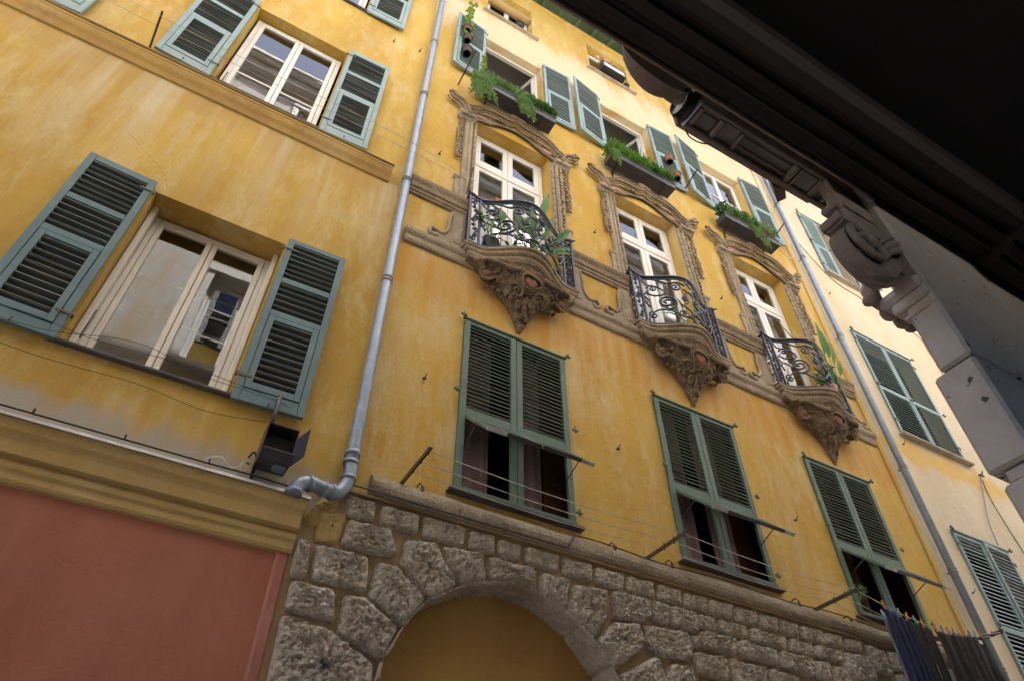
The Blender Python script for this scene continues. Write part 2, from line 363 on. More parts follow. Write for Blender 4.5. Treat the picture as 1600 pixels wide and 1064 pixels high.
# ------------------------------------------------------------------ wall with openings
def wall(mb, x0, x1, z0, z1, ops, y=0.0, depth=.24, sgn=1, bx=.9):
    xs = sorted(set([x0, x1]+[o[0] for o in ops]+[o[1] for o in ops])); zs = sorted(set([z0, z1]+[o[2] for o in ops]+[o[3] for o in ops]))
    for i in range(len(xs)-1):
        for j in range(len(zs)-1):
            cx = (xs[i]+xs[i+1])/2; cz = (zs[j]+zs[j+1])/2
            if any(o[0] < cx < o[1] and o[2] < cz < o[3] for o in ops): continue
            mb.quad((xs[i], y, zs[j]), (xs[i+1], y, zs[j]), (xs[i+1], y, zs[j+1]), (xs[i], y, zs[j+1]))
    for o_ in ops:
        a, b, c, d = o_[:4]; Y = y+(o_[4] if len(o_) > 4 else depth)*sgn
        mb.quad((a, y, c), (a, Y, c), (a, Y, d), (a, y, d)); mb.quad((b, y, c), (b, y, d), (b, Y, d), (b, Y, c))
        mb.quad((a, y, d), (a, Y, d), (b, Y, d), (b, y, d)); mb.quad((a, y, c), (b, y, c), (b, Y, c), (a, Y, c))
def room(par, a, b, c, d, y=.24, mat='room', dep=1.6, sgn=1, ex=.5):
    """room behind an opening, closed against the back of the wall"""
    m = MB(); x0, x1, z0, z1 = a-ex, b+ex, c-.4, d+.45; Y = y+dep*sgn
    for q in ([(x0, y, z0), (x1, y, z0), (x1, y, c), (x0, y, c)], [(x0, y, d), (x1, y, d), (x1, y, z1), (x0, y, z1)],
              [(x0, y, c), (a, y, c), (a, y, d), (x0, y, d)], [(b, y, c), (x1, y, c), (x1, y, d), (b, y, d)],
              [(x0, Y, z0), (x1, Y, z0), (x1, Y, z1), (x0, Y, z1)], [(x0, y, z0), (x0, Y, z0), (x0, Y, z1), (x0, y, z1)],
              [(x1, y, z0), (x1, Y, z0), (x1, Y, z1), (x1, y, z1)], [(x0, y, z0), (x1, y, z0), (x1, Y, z0), (x0, Y, z0)],
              [(x0, y, z1), (x1, y, z1), (x1, Y, z1), (x0, Y, z1)]): m.quad(*q)
    return m.build('room', mat, par)

# ------------------------------------------------------------------ shutters and windows
def slats(mb, x0, x1, z0, z1, pitch, tilt, y, dep=.034, th=.007, T=None):
    n = max(1, int(round((z1-z0)/pitch))); p = (z1-z0)/n
    for i in range(n):
        zc = z0+p*(i+.5)+rnd.uniform(-.003, .003); a = tilt+rnd.uniform(-.07, .07); dy = math.cos(a)*dep/2; dz = math.sin(a)*dep/2
        ny = -math.sin(a)*th/2; nzv = math.cos(a)*th/2; j = rnd.uniform(-.0025, .0025)
        p8 = [(x, y+sy*dy+sn*ny, zc+sy*dz+sn*nzv+j*(1 if x == x0 else -1)) for x in (x0, x1) for sy in (-1, 1) for sn in (-1, 1)]
        if T: p8 = [tuple(T @ Vector(q)) for q in p8]
        mb.add(p8, [(0, 1, 3, 2), (4, 6, 7, 5), (0, 4, 5, 1), (2, 3, 7, 6), (0, 2, 6, 4), (1, 5, 7, 3)])
def shutter(par, hx, side, w, z0, z1, mat, smat, panels, tilt, y=-.045, ang=0.0, pitch=.06, st=.06, hw=True, th=.036, label=None, sth=.009):
    """one leaf; hx hinge line, side=+1 leaf runs to +x; ang swings it out from the wall; panels = list of (z0,z1,framed)"""
    T = Matrix.Translation((hx, y, 0)) @ Matrix.Rotation(-ang*side, 4, 'Z') @ Matrix.Scale(side, 4, (1, 0, 0))
    f = MB(); hh = th/2
    f.box(0, st, -hh, hh, z0, z1, T, .003); f.box(w-st, w, -hh, hh, z0, z1, T, .003)
    zs = [z0]+[p for pn in panels for p in pn[:2]]+[z1]
    for k in range(0, len(zs), 2):
        if zs[k+1]-zs[k] > .004: f.box(st+.0015, w-st-.0015, -hh+.002, hh-.002, zs[k]+.001, zs[k+1]-.001, T, .003)
    o = f.build('shutter', mat, par, label)
    sm = MB(); nose = tilt < 0; nz_ = []
    for pn in panels:
        a, b, fr = pn[:3]
        if fr:
            g = .006; q = MB(); iw = .05
            q.box(st+g, st+g+iw, -hh-.005, hh-.006, a+g, b-g, T, .002); q.box(w-st-g-iw, w-st-g, -hh-.005, hh-.006, a+g, b-g, T, .002)
            q.box(st+g+iw+.001, w-st-g-iw-.001, -hh-.004, hh-.006, a+g, a+g+iw*1.3, T, .002); q.box(st+g+iw+.001, w-st-g-iw-.001, -hh-.004, hh-.006, b-g-iw, b-g, T, .002)
            q.build('lower_flap', mat, o); zone = (st+g+iw, w-st-g-iw, a+g+iw*1.3, b-g-iw)
        else: zone = (st, w-st, a+.004, b-.004)
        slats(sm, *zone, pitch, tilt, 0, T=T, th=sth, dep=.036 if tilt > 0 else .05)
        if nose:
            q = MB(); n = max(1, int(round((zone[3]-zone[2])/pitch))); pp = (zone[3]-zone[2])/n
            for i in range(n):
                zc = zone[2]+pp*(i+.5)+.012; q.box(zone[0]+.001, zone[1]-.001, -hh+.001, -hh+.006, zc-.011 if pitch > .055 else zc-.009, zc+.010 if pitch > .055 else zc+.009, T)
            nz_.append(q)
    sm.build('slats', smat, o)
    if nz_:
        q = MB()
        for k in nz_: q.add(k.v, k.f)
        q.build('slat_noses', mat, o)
    if hw:
        h = MB()
        for zz in (z0+.12*(z1-z0), z1-.08*(z1-z0)):
            h.box(-.03, .10, -hh-.010, -hh-.004, zz-.012, zz+.012, T, .002); h.tube([T @ Vector((-.02, -hh, zz-.03)), T @ Vector((-.02, -hh, zz+.03))], .009, 6); h.cut()
        zz = z0+.05
        h.tube([T @ Vector((w*.5, -hh-.012, zz-.01)), T @ Vector((w*.5, -hh-.035, zz-.03)), T @ Vector((w*.5, -hh-.035, zz-.07))], .006, 5)
        h.pieces('hinge', 'bracket', o)
    return o
def casement(par, x0, x1, z0, z1, y, mat, nleaf=2, bars=(), transom=None, t=.055, leaf=.05, glass=True, glab=None, mid=.05):
    """fixed frame, leaves, glazing bars; returns the window part"""
    f = MB(); d = .06
    f.box(x0, x0+t, y, y+d, z0, z1, None, .006); f.box(x1-t, x1, y, y+d, z0, z1, None, .006)
    f.box(x0+t+.001, x1-t-.001, y+.001, y+d, z1-t, z1, None, .006); f.box(x0+t+.001, x1-t-.001, y+.001, y+d, z0, z0+t, None, .006)
    segs = [(z0+t, z1-t)]
    if transom:
        f.box(x0+t+.001, x1-t-.001, y-.02, y+d, transom-.045, transom+.045, None, .012); segs = [(z0+t, transom-.045), (transom+.045, z1-t)]
    w = f.build('window', mat, par)
    lf = MB(); g = MB(); iw = (x1-x0-2*t)/nleaf
    for (a, b) in segs:
        for k in range(nleaf):
            u0 = x0+t+iw*k+.003; u1 = x0+t+iw*(k+1)-.003; yy = y-.008
            lf.box(u0, u0+leaf, yy, yy+.05, a+.003, b-.003, None, .006); lf.box(u1-leaf, u1, yy, yy+.05, a+.003, b-.003, None, .006)
            lf.box(u0+leaf+.001, u1-leaf-.001, yy+.001, yy+.05, b-leaf, b-.003, None, .006); lf.box(u0+leaf+.001, u1-leaf-.001, yy+.001, yy+.05, a+.003, a+.003+leaf*1.3, None, .006)
            for fr in bars:
                if transom and a != segs[0][0]: continue
                zz = a+(b-a)*fr; lf.box(u0+leaf+.001, u1-leaf-.001, yy+.006, yy+.04, zz-.014, zz+.014, None, .004)
            if glass:
                aa = rnd.uniform(-.002, .002)
                g.quad((u0+leaf-.005, yy+.025+aa, a+leaf), (u1-leaf+.005, yy+.025-aa, a+leaf), (u1-leaf+.005, yy+.025-aa, b-leaf+.005), (u0+leaf-.005, yy+.025+aa, b-leaf+.005)); g.cut()
    lf.build('casement_leaves', mat, w)
    if glass: g.pieces('glass', 'glass', w)
    return w
def curtain(par, x0, x1, z0, z1, y, mat, amp=.02, freq=24):
    m = MB(); n = 60; r = [[], []]; seed = rnd.uniform(0, 50)
    for i in range(n+1):
        x = x0+(x1-x0)*i/n; yy = y+amp*math.sin(freq*x+2*noise.noise(Vector((x*3, seed, 0))))
        r[0].append((x, yy, z0)); r[1].append((x+.01*math.sin(x*9), y+(yy-y)*.6, z1))
    m.loft(r); return m.build('curtain', mat, par)

# =================================================================== LEFT BUILDING (amber)
LB = thing('building', 'amber plastered house left of the zinc downpipe, with blue-green shutters and a red ground floor', 'building', (-3, 0, 0))
lops = [(-1.09, .12, 5.12, 7.06, .34), (-1.26, -.01, 9.24, 11.45), (-1.3, 0.0, 13.06, 15.2)]
lops += [(-4.3, -3.1, 5.12, 7.06, .34), (-4.4, -3.2, 9.24, 11.45)]
m = MB(); wall(m, -8, .885, 4.30, 18.4, lops); wall(m, .885, 1.10, 4.62, 18.4, []); m.quad((1.10, 0, 4.3), (1.10, 5, 4.3), (1.10, 5, 18.4), (1.10, 0, 18.4)); m.build('wall', 'amber', LB)
m = MB(); m.box(-8.4, 1.12, -.45, 6, 18.4, 18.55); m.build('roof', 'tile', LB)
m = MB(); wall(m, -8, .79, 0, 4.30, [], y=.0); m.build('red_wall', 'red', LB)
m = MB(); m.box(.79, .885, -.02, .12, 0, 3.98, None, .02); m.build('pink_pilaster', 'pink', LB)
# shop cornice: bed mould, fascia, flashing
prof = [(.02, 3.96), (-.035, 3.965), (-.05, 3.985), (-.05, 4.035), (-.068, 4.05), (-.075, 4.085), (-.055, 4.092), (-.05, 4.115), (-.105, 4.125), (-.112, 4.21), (-.125, 4.24), (-.15, 4.262), (-.16, 4.30), (-.165, 4.335), (.02, 4.37)]
m = MB(); m.profile_x(prof, -8, .885, 60, .006); m.build('shop_cornice', 'cornice', LB)
m = MB(); m.profile_x([(.015, 4.375), (.015, 4.385), (-.185, 4.352), (-.19, 4.325), (-.182, 4.325), (-.178, 4.342)], -8, .90, 1); m.build('flashing', 'flash', LB)
# string course
m = MB(); m.profile_x([(.02, 8.83), (-.025, 8.84), (-.035, 8.87), (-.045, 8.90), (-.075, 8.95), (-.09, 8.99), (-.095, 9.02), (-.105, 9.03), (-.105, 9.06), (.02, 9.075)], -8, .965, 60, .006); m.build('string_course', 'soot_cornice', LB)
m = MB(); m.box(-8, .975, -.125, .01, 9.077, 9.090, None, .004); m.build('ledge_capping', 'cornice', LB)
for k, (a, b, c, d) in enumerate([o_[:4] for o_ in lops]):
    deep = .20
    sl_ = MB()
    sl_.box(a-.08, b+.08, -.055, .20, c-.026, c-.003, None, .005); s0 = None
    if k in (0, 3):
        # plaster fillet and cream casement
        w = casement(LB, a+.06, b-.06, c+.0, d-.03, .26, 'cream_frame', 2, (), None, .05, .05)
        fm = MB(); fm.box(a+.005, a+.06, .16, .29, c, d, None, .012); fm.cut(); fm.box(b-.06, b-.005, .16, .29, c, d, None, .012); fm.pieces('frame', 'cream_frame', w)
        bm = MB()
        for zz in (c+.62*(d-c), c+.40*(d-c)): bm.box(a+.16, b-.16, .305, .313, zz-.006, zz+.006); bm.cut()
        bm.pieces('glazing_bar', 'yellowbar', w); sl_.build('sill', 'sill', w); room(LB, a, b, c, d, y=.34, mat='roomdark')
    else:
        w = casement(LB, a+.03, b-.03, c, d-.03, .15, 'white', 2, (.30, .66) if k != 2 else (.5,), None, .06, .055)
        sl_.build('sill', 'sill', w); room(LB, a, b, c, d, mat='roomdark')
        if k == 1: curtain(w, a+.2, b-.2, c+.05, c+.75, .34, 'curtain', .015)
    pn = [(c+.08, c+.92, True), (c+.99, c+1.36, False), (c+1.43, d-.01, False)] if k in (0, 3) else [(c+.10, c+1.0, True), (c+1.08, c+1.56, False), (c+1.64, d-.05, False)]
    mat = 'shut_blue' if k in (0, 3) else 'shut_pale'
    w_ = (b-a)/2-.03
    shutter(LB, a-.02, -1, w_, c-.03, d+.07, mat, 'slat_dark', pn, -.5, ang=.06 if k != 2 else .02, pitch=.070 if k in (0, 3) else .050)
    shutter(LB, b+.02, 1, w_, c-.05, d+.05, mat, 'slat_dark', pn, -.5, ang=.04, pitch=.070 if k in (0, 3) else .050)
    wm = MB()
    if k in (0, 1):   # window stay and handles
        wm.tube([(a+.085, .10, c+.16), (a+.085, .085, c+.18), (a+.085, .085, c+.45), (a+.085, .10, c+.47)], .007, 6); wm.build('stay_bar', 'bracket', w)
# cracks in the plaster as thin ridged grooves
def crack(pts, par, r=.0022):
    m = MB(); p = []
    for i in range(len(pts)-1):
        a, b = Vector(pts[i]+(0,)), Vector(pts[i+1]+(0,))
        for j in range(6):
            q = a.lerp(b, j/6)+Vector((rnd.uniform(-.012, .012), rnd.uniform(-.012, .012), 0)); p.append((q.x, -.0005, q.y))
    m.tube(p, [r*rnd.uniform(.3, 1.2) for _ in p], 4); return m.build('crack', 'soot_cornice', par)
crack([(-1.74, 8.33), (-1.66, 8.0), (-1.60, 7.74), (-1.45, 7.62), (-1.31, 7.51), (-1.2, 7.42), (-1.06, 7.26), (-1.02, 7.12)], LB)
crack([(-2.6, 8.2), (-2.45, 7.9), (-2.5, 7.6), (-2.3, 7.35)], LB, .0015)
crack([(.45, 8.3), (.52, 8.05), (.48, 7.8), (.60, 7.55)], LB, .0014)
crack([(.7, 6.6), (.74, 6.3), (.70, 6.0), (.78, 5.7)], LB, .0014)
crack([(.15, 4.95), (.10, 4.8), (.14, 4.72), (.02, 4.55)], LB, .0015)

# =================================================================== CENTRE BUILDING (ochre)
CB = thing('building', 'ochre house with three rocaille balconies over a rusticated stone arch, between the two zinc downpipes', 'building', (5.2, 0, 0))
BX = [2.735, 5.285, 7.825]
cops = []
for c in BX: cops += [(c-.635, c+.635, 4.88, 7.02, .045), (c-.64, c+.64, 8.34, 11.46), (c-.60, c+.60, 12.42, 14.75)]
cops += [(2.13, 3.19, 16.08, 17.5), (4.66, 5.74, 16.28, 17.62), (7.25, 8.35, 16.3, 17.6)]
m = MB(); wall(m, 1.10, 9.16, 4.62, 18.32, cops); m.quad((9.16, 0, 4.6), (9.16, 5, 4.6), (9.16, 5, 18.3), (9.16, 0, 18.3)); m.build('wall', 'ochre', CB)
m = MB(); m.box(1.0, 12.9, -.62, 6, 18.52, 18.62); m.build('roof', 'tile', CB)
m = MB(); m.box(1.02, 12.9, -.60, .05, 18.36, 18.39)
for i in range(26): x = 1.15+i*.46; m.box(x, x+.085, -.62, .05, 18.22, 18.358, None, .008)
m.box(1.02, 12.9, -.64, -.60, 18.34, 18.50); m.build('eave', 'greenwood', CB)
m = MB(); m.box(1.10, 9.16, -.035, .01, 18.02, 18.21, None, .01); m.build('eave_moulding', 'ochre', CB)
for q_ in ([(3.75, 7.4), (3.82, 7.1), (3.78, 6.8), (3.9, 6.5)], [(6.3, 7.7), (6.36, 7.45), (6.28, 7.2)], [(1.75, 7.7), (1.8, 7.45), (1.74, 7.25), (1.82, 7.0)], [(4.15, 5.6), (4.1, 5.4), (4.18, 5.15)], [(8.75, 7.6), (8.8, 7.3), (8.72, 7.0), (8.78, 6.7)], [(3.95, 12.4), (4.05, 12.1), (4.0, 11.9)]): crack(q_, CB, .0016)
# --- stone base with arch
INTR = [(1.63, 3.25), (1.65, 3.37), (1.77, 3.62), (1.92, 3.84), (2.19, 4.03), (2.47, 4.14), (2.72, 4.175), (2.97, 4.14), (3.22, 4.04), (3.46, 3.87), (3.64, 3.63), (3.74, 3.37), (3.76, 3.2)]
m = MB(); top = 4.62
def c2(p, y): return (p[0], y, p[1])
m.quad((.885, 0, 0), (1.63, 0, 0), (1.63, 0, top), (.885, 0, top)); m.quad((3.76, 0, 0), (9.16, 0, 0), (9.16, 0, top), (3.76, 0, top))
for i in range(len(INTR)-1):
    a, b = INTR[i], INTR[i+1]
    m.quad(c2(a, 0), c2(b, 0), (b[0], 0, top), (a[0], 0, top))
m.quad((.885, 0, 0), (.885, .3, 0), (.885, .3, top), (.885, 0, top))
m.build('mortar_ground', 'mortar', CB)
# soffit stones of the arch
m = MB(); sp = catmull([(p_[0], 0, p_[1]) for p_ in INTR], 8); cen = Vector((2.7, 0, 3.15))
JO = [0, 9, 17, 26, 35, 46, 57, 68, 78, 87, len(sp)-1]
for k in range(len(JO)-1):
    seg = sp[JO[k]:JO[k+1]+1]; hgt = rnd.uniform(-.008, .008); rg = []
    for yy, sh in ((-.06, .004), (-.052, .014), (-.02, .016), (.10, .012), (.25, .012)):
        row = []
        for i, p_ in enumerate(seg):
            e = .0 if 0 < i < len(seg)-1 else -.022
            v = Vector((p_.x, yy, p_.z)); row.append(tuple(v+(Vector((cen.x-p_.x, 0, cen.z-p_.z)).normalized()*(sh+hgt+e+noise.noise(v*9)*.010+noise.noise(v*24)*.004))))
        rg.append(row)
    m.loft(rg)
m.box(1.55, 1.635, 0.004, .25, 0, 3.25); m.box(3.755, 3.85, .004, .25, 0, 3.2)
m.build('arch_soffit', 'rustic', CB)
m = MB(); m.quad((1.5, .25, 0), (3.9, .25, 0), (3.9, .25, 4.3), (1.5, .25, 4.3)); m.build('arch_infill', 'tymp', CB)
def boss(mb, poly, dep=.075, bev=.035, rough=.016, y0=0.0, seed=0.0, shr=.004):
    P = [Vector((a, b)) for a, b in poly]; n = len(P)
    C = sum(P, Vector((0, 0)))/n
    P = [p+(C-p).normalized()*shr for p in P]
    # densify the outline and round the corners
    R = []
    for i in range(n):
        a, b = P[i], P[(i+1) % n]; k = max(4, int((b-a).length/.018))
        for j in range(k): R.append(a.lerp(b, j/k))
    for _ in range(2):
        R = [(R[i-1]+R[i]*2+R[(i+1) % len(R)])/4 for i in range(len(R))]
    r_in = min((p-C).length for p in R)
    prof = [(0, 0), (.02, .42), (.18, .50), (.32, .74), (.60, .95), (1.0, 1.04)]
    rings = []; b_ = bev
    for d, h in prof:
        rings.append([(p+(C-p).normalized()*d*b_, h) for p in R])
    last = rings[-1]
    for s in (.93, .86, .79, .72, .65, .58, .51, .44, .37, .30, .23, .16, .08): rings.append([(C+(q[0]-C)*s, 1.05) for q in last])
    vs = []
    for ri, rg in enumerate(rings):
        for q, h in rg:
            v = Vector((q.x, 0, q.y)); amp = 0 if ri == 0 else (1.0 if ri > 2 else .45)
            nn = noise.fractal(v*27+Vector((seed, 0, 0)), 0.6, 2.2, 5)*rough*1.15+noise.noise(v*7+Vector((seed, 3, 0)))*rough*.6
            pit = max(0, noise.noise(v*48+Vector((seed, 9, 0))))*rough*1.7
            jx = noise.noise(v*22+Vector((1, seed, 0)))*.006*amp
            vs.append((q.x+jx, y0-(dep*h+(nn-pit)*amp), q.y+jx*.7))
    N_ = len(R); m_ = len(rings)
    fs = [(i*N_+k, (i+1)*N_+k, (i+1)*N_+(k+1) % N_, i*N_+(k+1) % N_) for i in range(m_-1) for k in range(N_)] + [tuple((m_-1)*N_+k for k in range(N_))]
    mb.add(vs, fs, True)
STN = [[(0.92, 3.54), (1.26, 3.51), (1.6, 3.34), (1.62, 3.0), (0.93, 3.0)], [(0.93, 3.78), (1.25, 3.78), (1.28, 3.56), (0.93, 3.57)], [(0.91, 4.10), (1.01, 4.09), (1.03, 3.81), (0.91, 3.81)], [(1.04, 4.08), (1.45, 4.08), (1.48, 3.81), (1.05, 3.82)], [(1.24, 4.34), (1.6, 4.35), (1.67, 4.15), (1.44, 4.1), (1.22, 4.13)], [(1.20, 4.54), (1.45, 4.55), (1.45, 4.38), (1.21, 4.36)], [(1.49, 4.55), (1.82, 4.55), (1.82, 4.37), (1.49, 4.37)], [(1.85, 4.55), (2.24, 4.55), (2.23, 4.37), (1.86, 4.36)], [(2.27, 4.54), (2.52, 4.55), (2.52, 4.38), (2.27, 4.37)], [(2.55, 4.54), (2.78, 4.54), (2.77, 4.38), (2.54, 4.38)], [(2.81, 4.54), (3.16, 4.54), (3.14, 4.38), (2.8, 4.38)], [(3.19, 4.54), (3.52, 4.54), (3.50, 4.37), (3.18, 4.38)], [(3.54, 4.54), (3.87, 4.54), (3.84, 4.37), (3.53, 4.38)], [(3.9, 4.54), (4.21, 4.54), (4.19, 4.38), (3.87, 4.38)],
 [(4.24, 4.54), (4.53, 4.54), (4.51, 4.39), (4.22, 4.39)], [(4.56, 4.54), (4.85, 4.54), (4.82, 4.39), (4.54, 4.39)], [(4.87, 4.54), (5.17, 4.54), (5.14, 4.39), (4.85, 4.39)], [(5.2, 4.54), (5.5, 4.54), (5.47, 4.39), (5.17, 4.39)], [(5.53, 4.54), (5.78, 4.54), (5.75, 4.39), (5.50, 4.39)], [(5.81, 4.54), (6.07, 4.54), (6.03, 4.39), (5.78, 4.39)], [(6.11, 4.54), (6.42, 4.54), (6.38, 4.39), (6.06, 4.39)], [(4.15, 4.36), (4.34, 4.36), (4.31, 4.16), (4.13, 4.17)], [(4.36, 4.36), (4.67, 4.36), (4.65, 4.16), (4.34, 4.16)], [(4.7, 4.36), (4.91, 4.36), (4.89, 4.22), (4.68, 4.22)], [(4.94, 4.36), (5.31, 4.36), (5.29, 4.23), (4.92, 4.23)], [(5.34, 4.36), (5.84, 4.36), (5.80, 4.23), (5.32, 4.23)], [(5.88, 4.37), (6.2, 4.36), (6.16, 4.23), (5.83, 4.23)], [(3.70, 4.35), (4.12, 4.36), (4.11, 4.19), (3.99, 4.12), (3.68, 4.09)], [(4.02, 4.11), (4.51, 4.14), (4.53, 3.99), (4.5, 3.89), (4.14, 3.86), (3.99, 3.95)], [(4.54, 4.13), (4.66, 4.14), (4.65, 4.02), (4.54, 4.01)], [(4.69, 4.2), (5.11, 4.2), (5.08, 4.04), (4.68, 4.03)], [(5.14, 4.2), (5.63, 4.19), (5.6, 4.04), (5.12, 4.04)], [(5.67, 4.2), (6.12, 4.21), (6.08, 4.02), (5.63, 4.03)], [(6.15, 4.2), (6.36, 4.21), (6.29, 4.01), (6.11, 4.02)], [(4.25, 3.83), (4.47, 3.84), (4.53, 3.62), (4.3, 3.58), (4.18, 3.64)], [(4.55, 3.98), (4.91, 4.0), (4.93, 3.78), (4.55, 3.79)], [(4.95, 4.0), (5.42, 3.99), (5.38, 3.77), (4.96, 3.76)], [(5.46, 4.0), (5.84, 3.98), (5.80, 3.80), (5.43, 3.79)], [(6.46, 4.54), (6.71, 4.54), (6.68, 4.41), (6.42, 4.41)], [(6.77, 4.54), (7.02, 4.54), (6.98, 4.42), (6.72, 4.42)], [(7.08, 4.54), (7.36, 4.52), (7.38, 4.26), (7.1, 4.25)], [(6.24, 4.37), (6.63, 4.37), (6.6, 4.24), (6.19, 4.24)], [(6.67, 4.38), (7.02, 4.39), (7.06, 4.15), (6.66, 4.08), (6.60, 4.21)], [(6.40, 4.20), (6.63, 4.2), (6.60, 3.98), (6.33, 3.97)]]
VOU = [[(1.31, 3.76), (1.46, 3.78), (1.74, 3.61), (1.65, 3.37), (1.31, 3.48)], [(1.52, 4.06), (1.66, 4.07), (1.93, 3.86), (1.77, 3.62), (1.49, 3.80)], [(1.72, 4.30), (1.97, 4.34), (2.18, 4.03), (1.95, 3.85), (1.70, 4.1)], [(2.04, 4.33), (2.39, 4.36), (2.44, 4.13), (2.22, 4.04), (2.10, 4.15)], [(2.45, 4.34), (2.89, 4.35), (2.91, 4.16), (2.70, 4.175), (2.47, 4.14)], [(2.95, 4.33), (3.25, 4.34), (3.19, 4.05), (2.94, 4.14)], [(3.29, 4.31), (3.63, 4.33), (3.60, 4.05), (3.45, 3.88), (3.22, 4.05)], [(3.49, 3.87), (3.69, 4.07), (3.97, 4.1), (3.98, 3.91), (3.63, 3.65)], [(3.66, 3.62), (4.1, 3.86), (4.20, 3.6), (4.01, 3.38), (3.76, 3.38)]]
m = MB()
for i, p in enumerate(STN): boss(m, p, .055 if p[0][1] > 4.3 and p[2][1] > 4.2 else .075, .03, .012 if p[2][1] > 4.2 else .017, seed=i*3.1)
for r in range(20):          # plain courses lower down and behind the laundry
    z1 = 3.74-r*.21; x = 4.62+(r % 2)*.2
    if z1 < .25: break
    while x < 8.9:
        wd = rnd.uniform(.34, .55); boss(m, [(x, z1), (min(x+wd, 9.1), z1), (min(x+wd, 9.1), z1-.185), (x, z1-.185)], .07, .03, .014, seed=x*7+r); x += wd+.035
for i in range(8):
    for j in range(3):
        x = 7.42+i*.22 if False else 7.44+i*.40; z1 = 4.53-j*.235
        if x < 8.9: boss(m, [(x, z1), (min(x+.37, 9.12), z1), (min(x+.37, 9.12), z1-.205), (x, z1-.205)], .06, .03, .013, seed=i+j*9)
for j in range(2):
    for i in range(3): boss(m, [(6.14+i*.44, 3.95-j*.2), (6.53+i*.44, 3.95-j*.2), (6.53+i*.44, 3.78-j*.2), (6.14+i*.44, 3.78-j*.2)], .06, .03, .013, seed=i+j*5)
for k in range(11):          # jambs below the springing
    z1 = 2.96-k*.3
    if z1 < .3: break
    boss(m, [(.93, z1), (1.6, z1), (1.6, z1-.27), (.93, z1-.27)], .075, .035, .016, seed=k); boss(m, [(3.79, z1+.36), (4.45, z1+.36), (4.45, z1+.09), (3.79, z1+.09)], .075, .035, .016, seed=k+40)
m.build('rusticated_blocks', 'rustic', CB)
m = MB()
for i, p in enumerate(VOU): boss(m, p, .095, .05, .018, seed=i*5.7+100, shr=.002)
m.build('arch_voussoirs', 'rustic', CB)
m = MB(); boss(m, [(1.02, 4.34), (1.22, 4.40), (1.24, 4.34), (1.20, 4.12), (1.02, 4.10)], .03, .03, .004, seed=3); boss(m, [(.90, 4.28), (1.02, 4.5), (1.16, 4.56), (1.16, 4.40), (1.0, 4.2)], .02, .03, .012, seed=8)
m.build('plaster_patch', 'cornice', CB)
# capping band, uneven slabs
m = MB(); x = 1.36; 
while x < 9.1:
    wd = rnd.uniform(.55, .95); x2 = min(x+wd, 9.14); zt = 4.745+rnd.uniform(-.012, .012)
    m.profile_x([(.0, 4.60), (-.055, 4.605), (-.085, 4.625), (-.10, 4.66), (-.098, 4.70), (-.07, zt), (-.02, zt+.035), (.0, zt+.04)], x+.004, x2-.004, 14, .03); x = x2
m.build('stone_band', 'bandstone', CB)
m = MB(); m.box(1.2, 9.1, -.04, .0, 4.575, 4.598); m.build('drip_groove', 'mortar', CB)

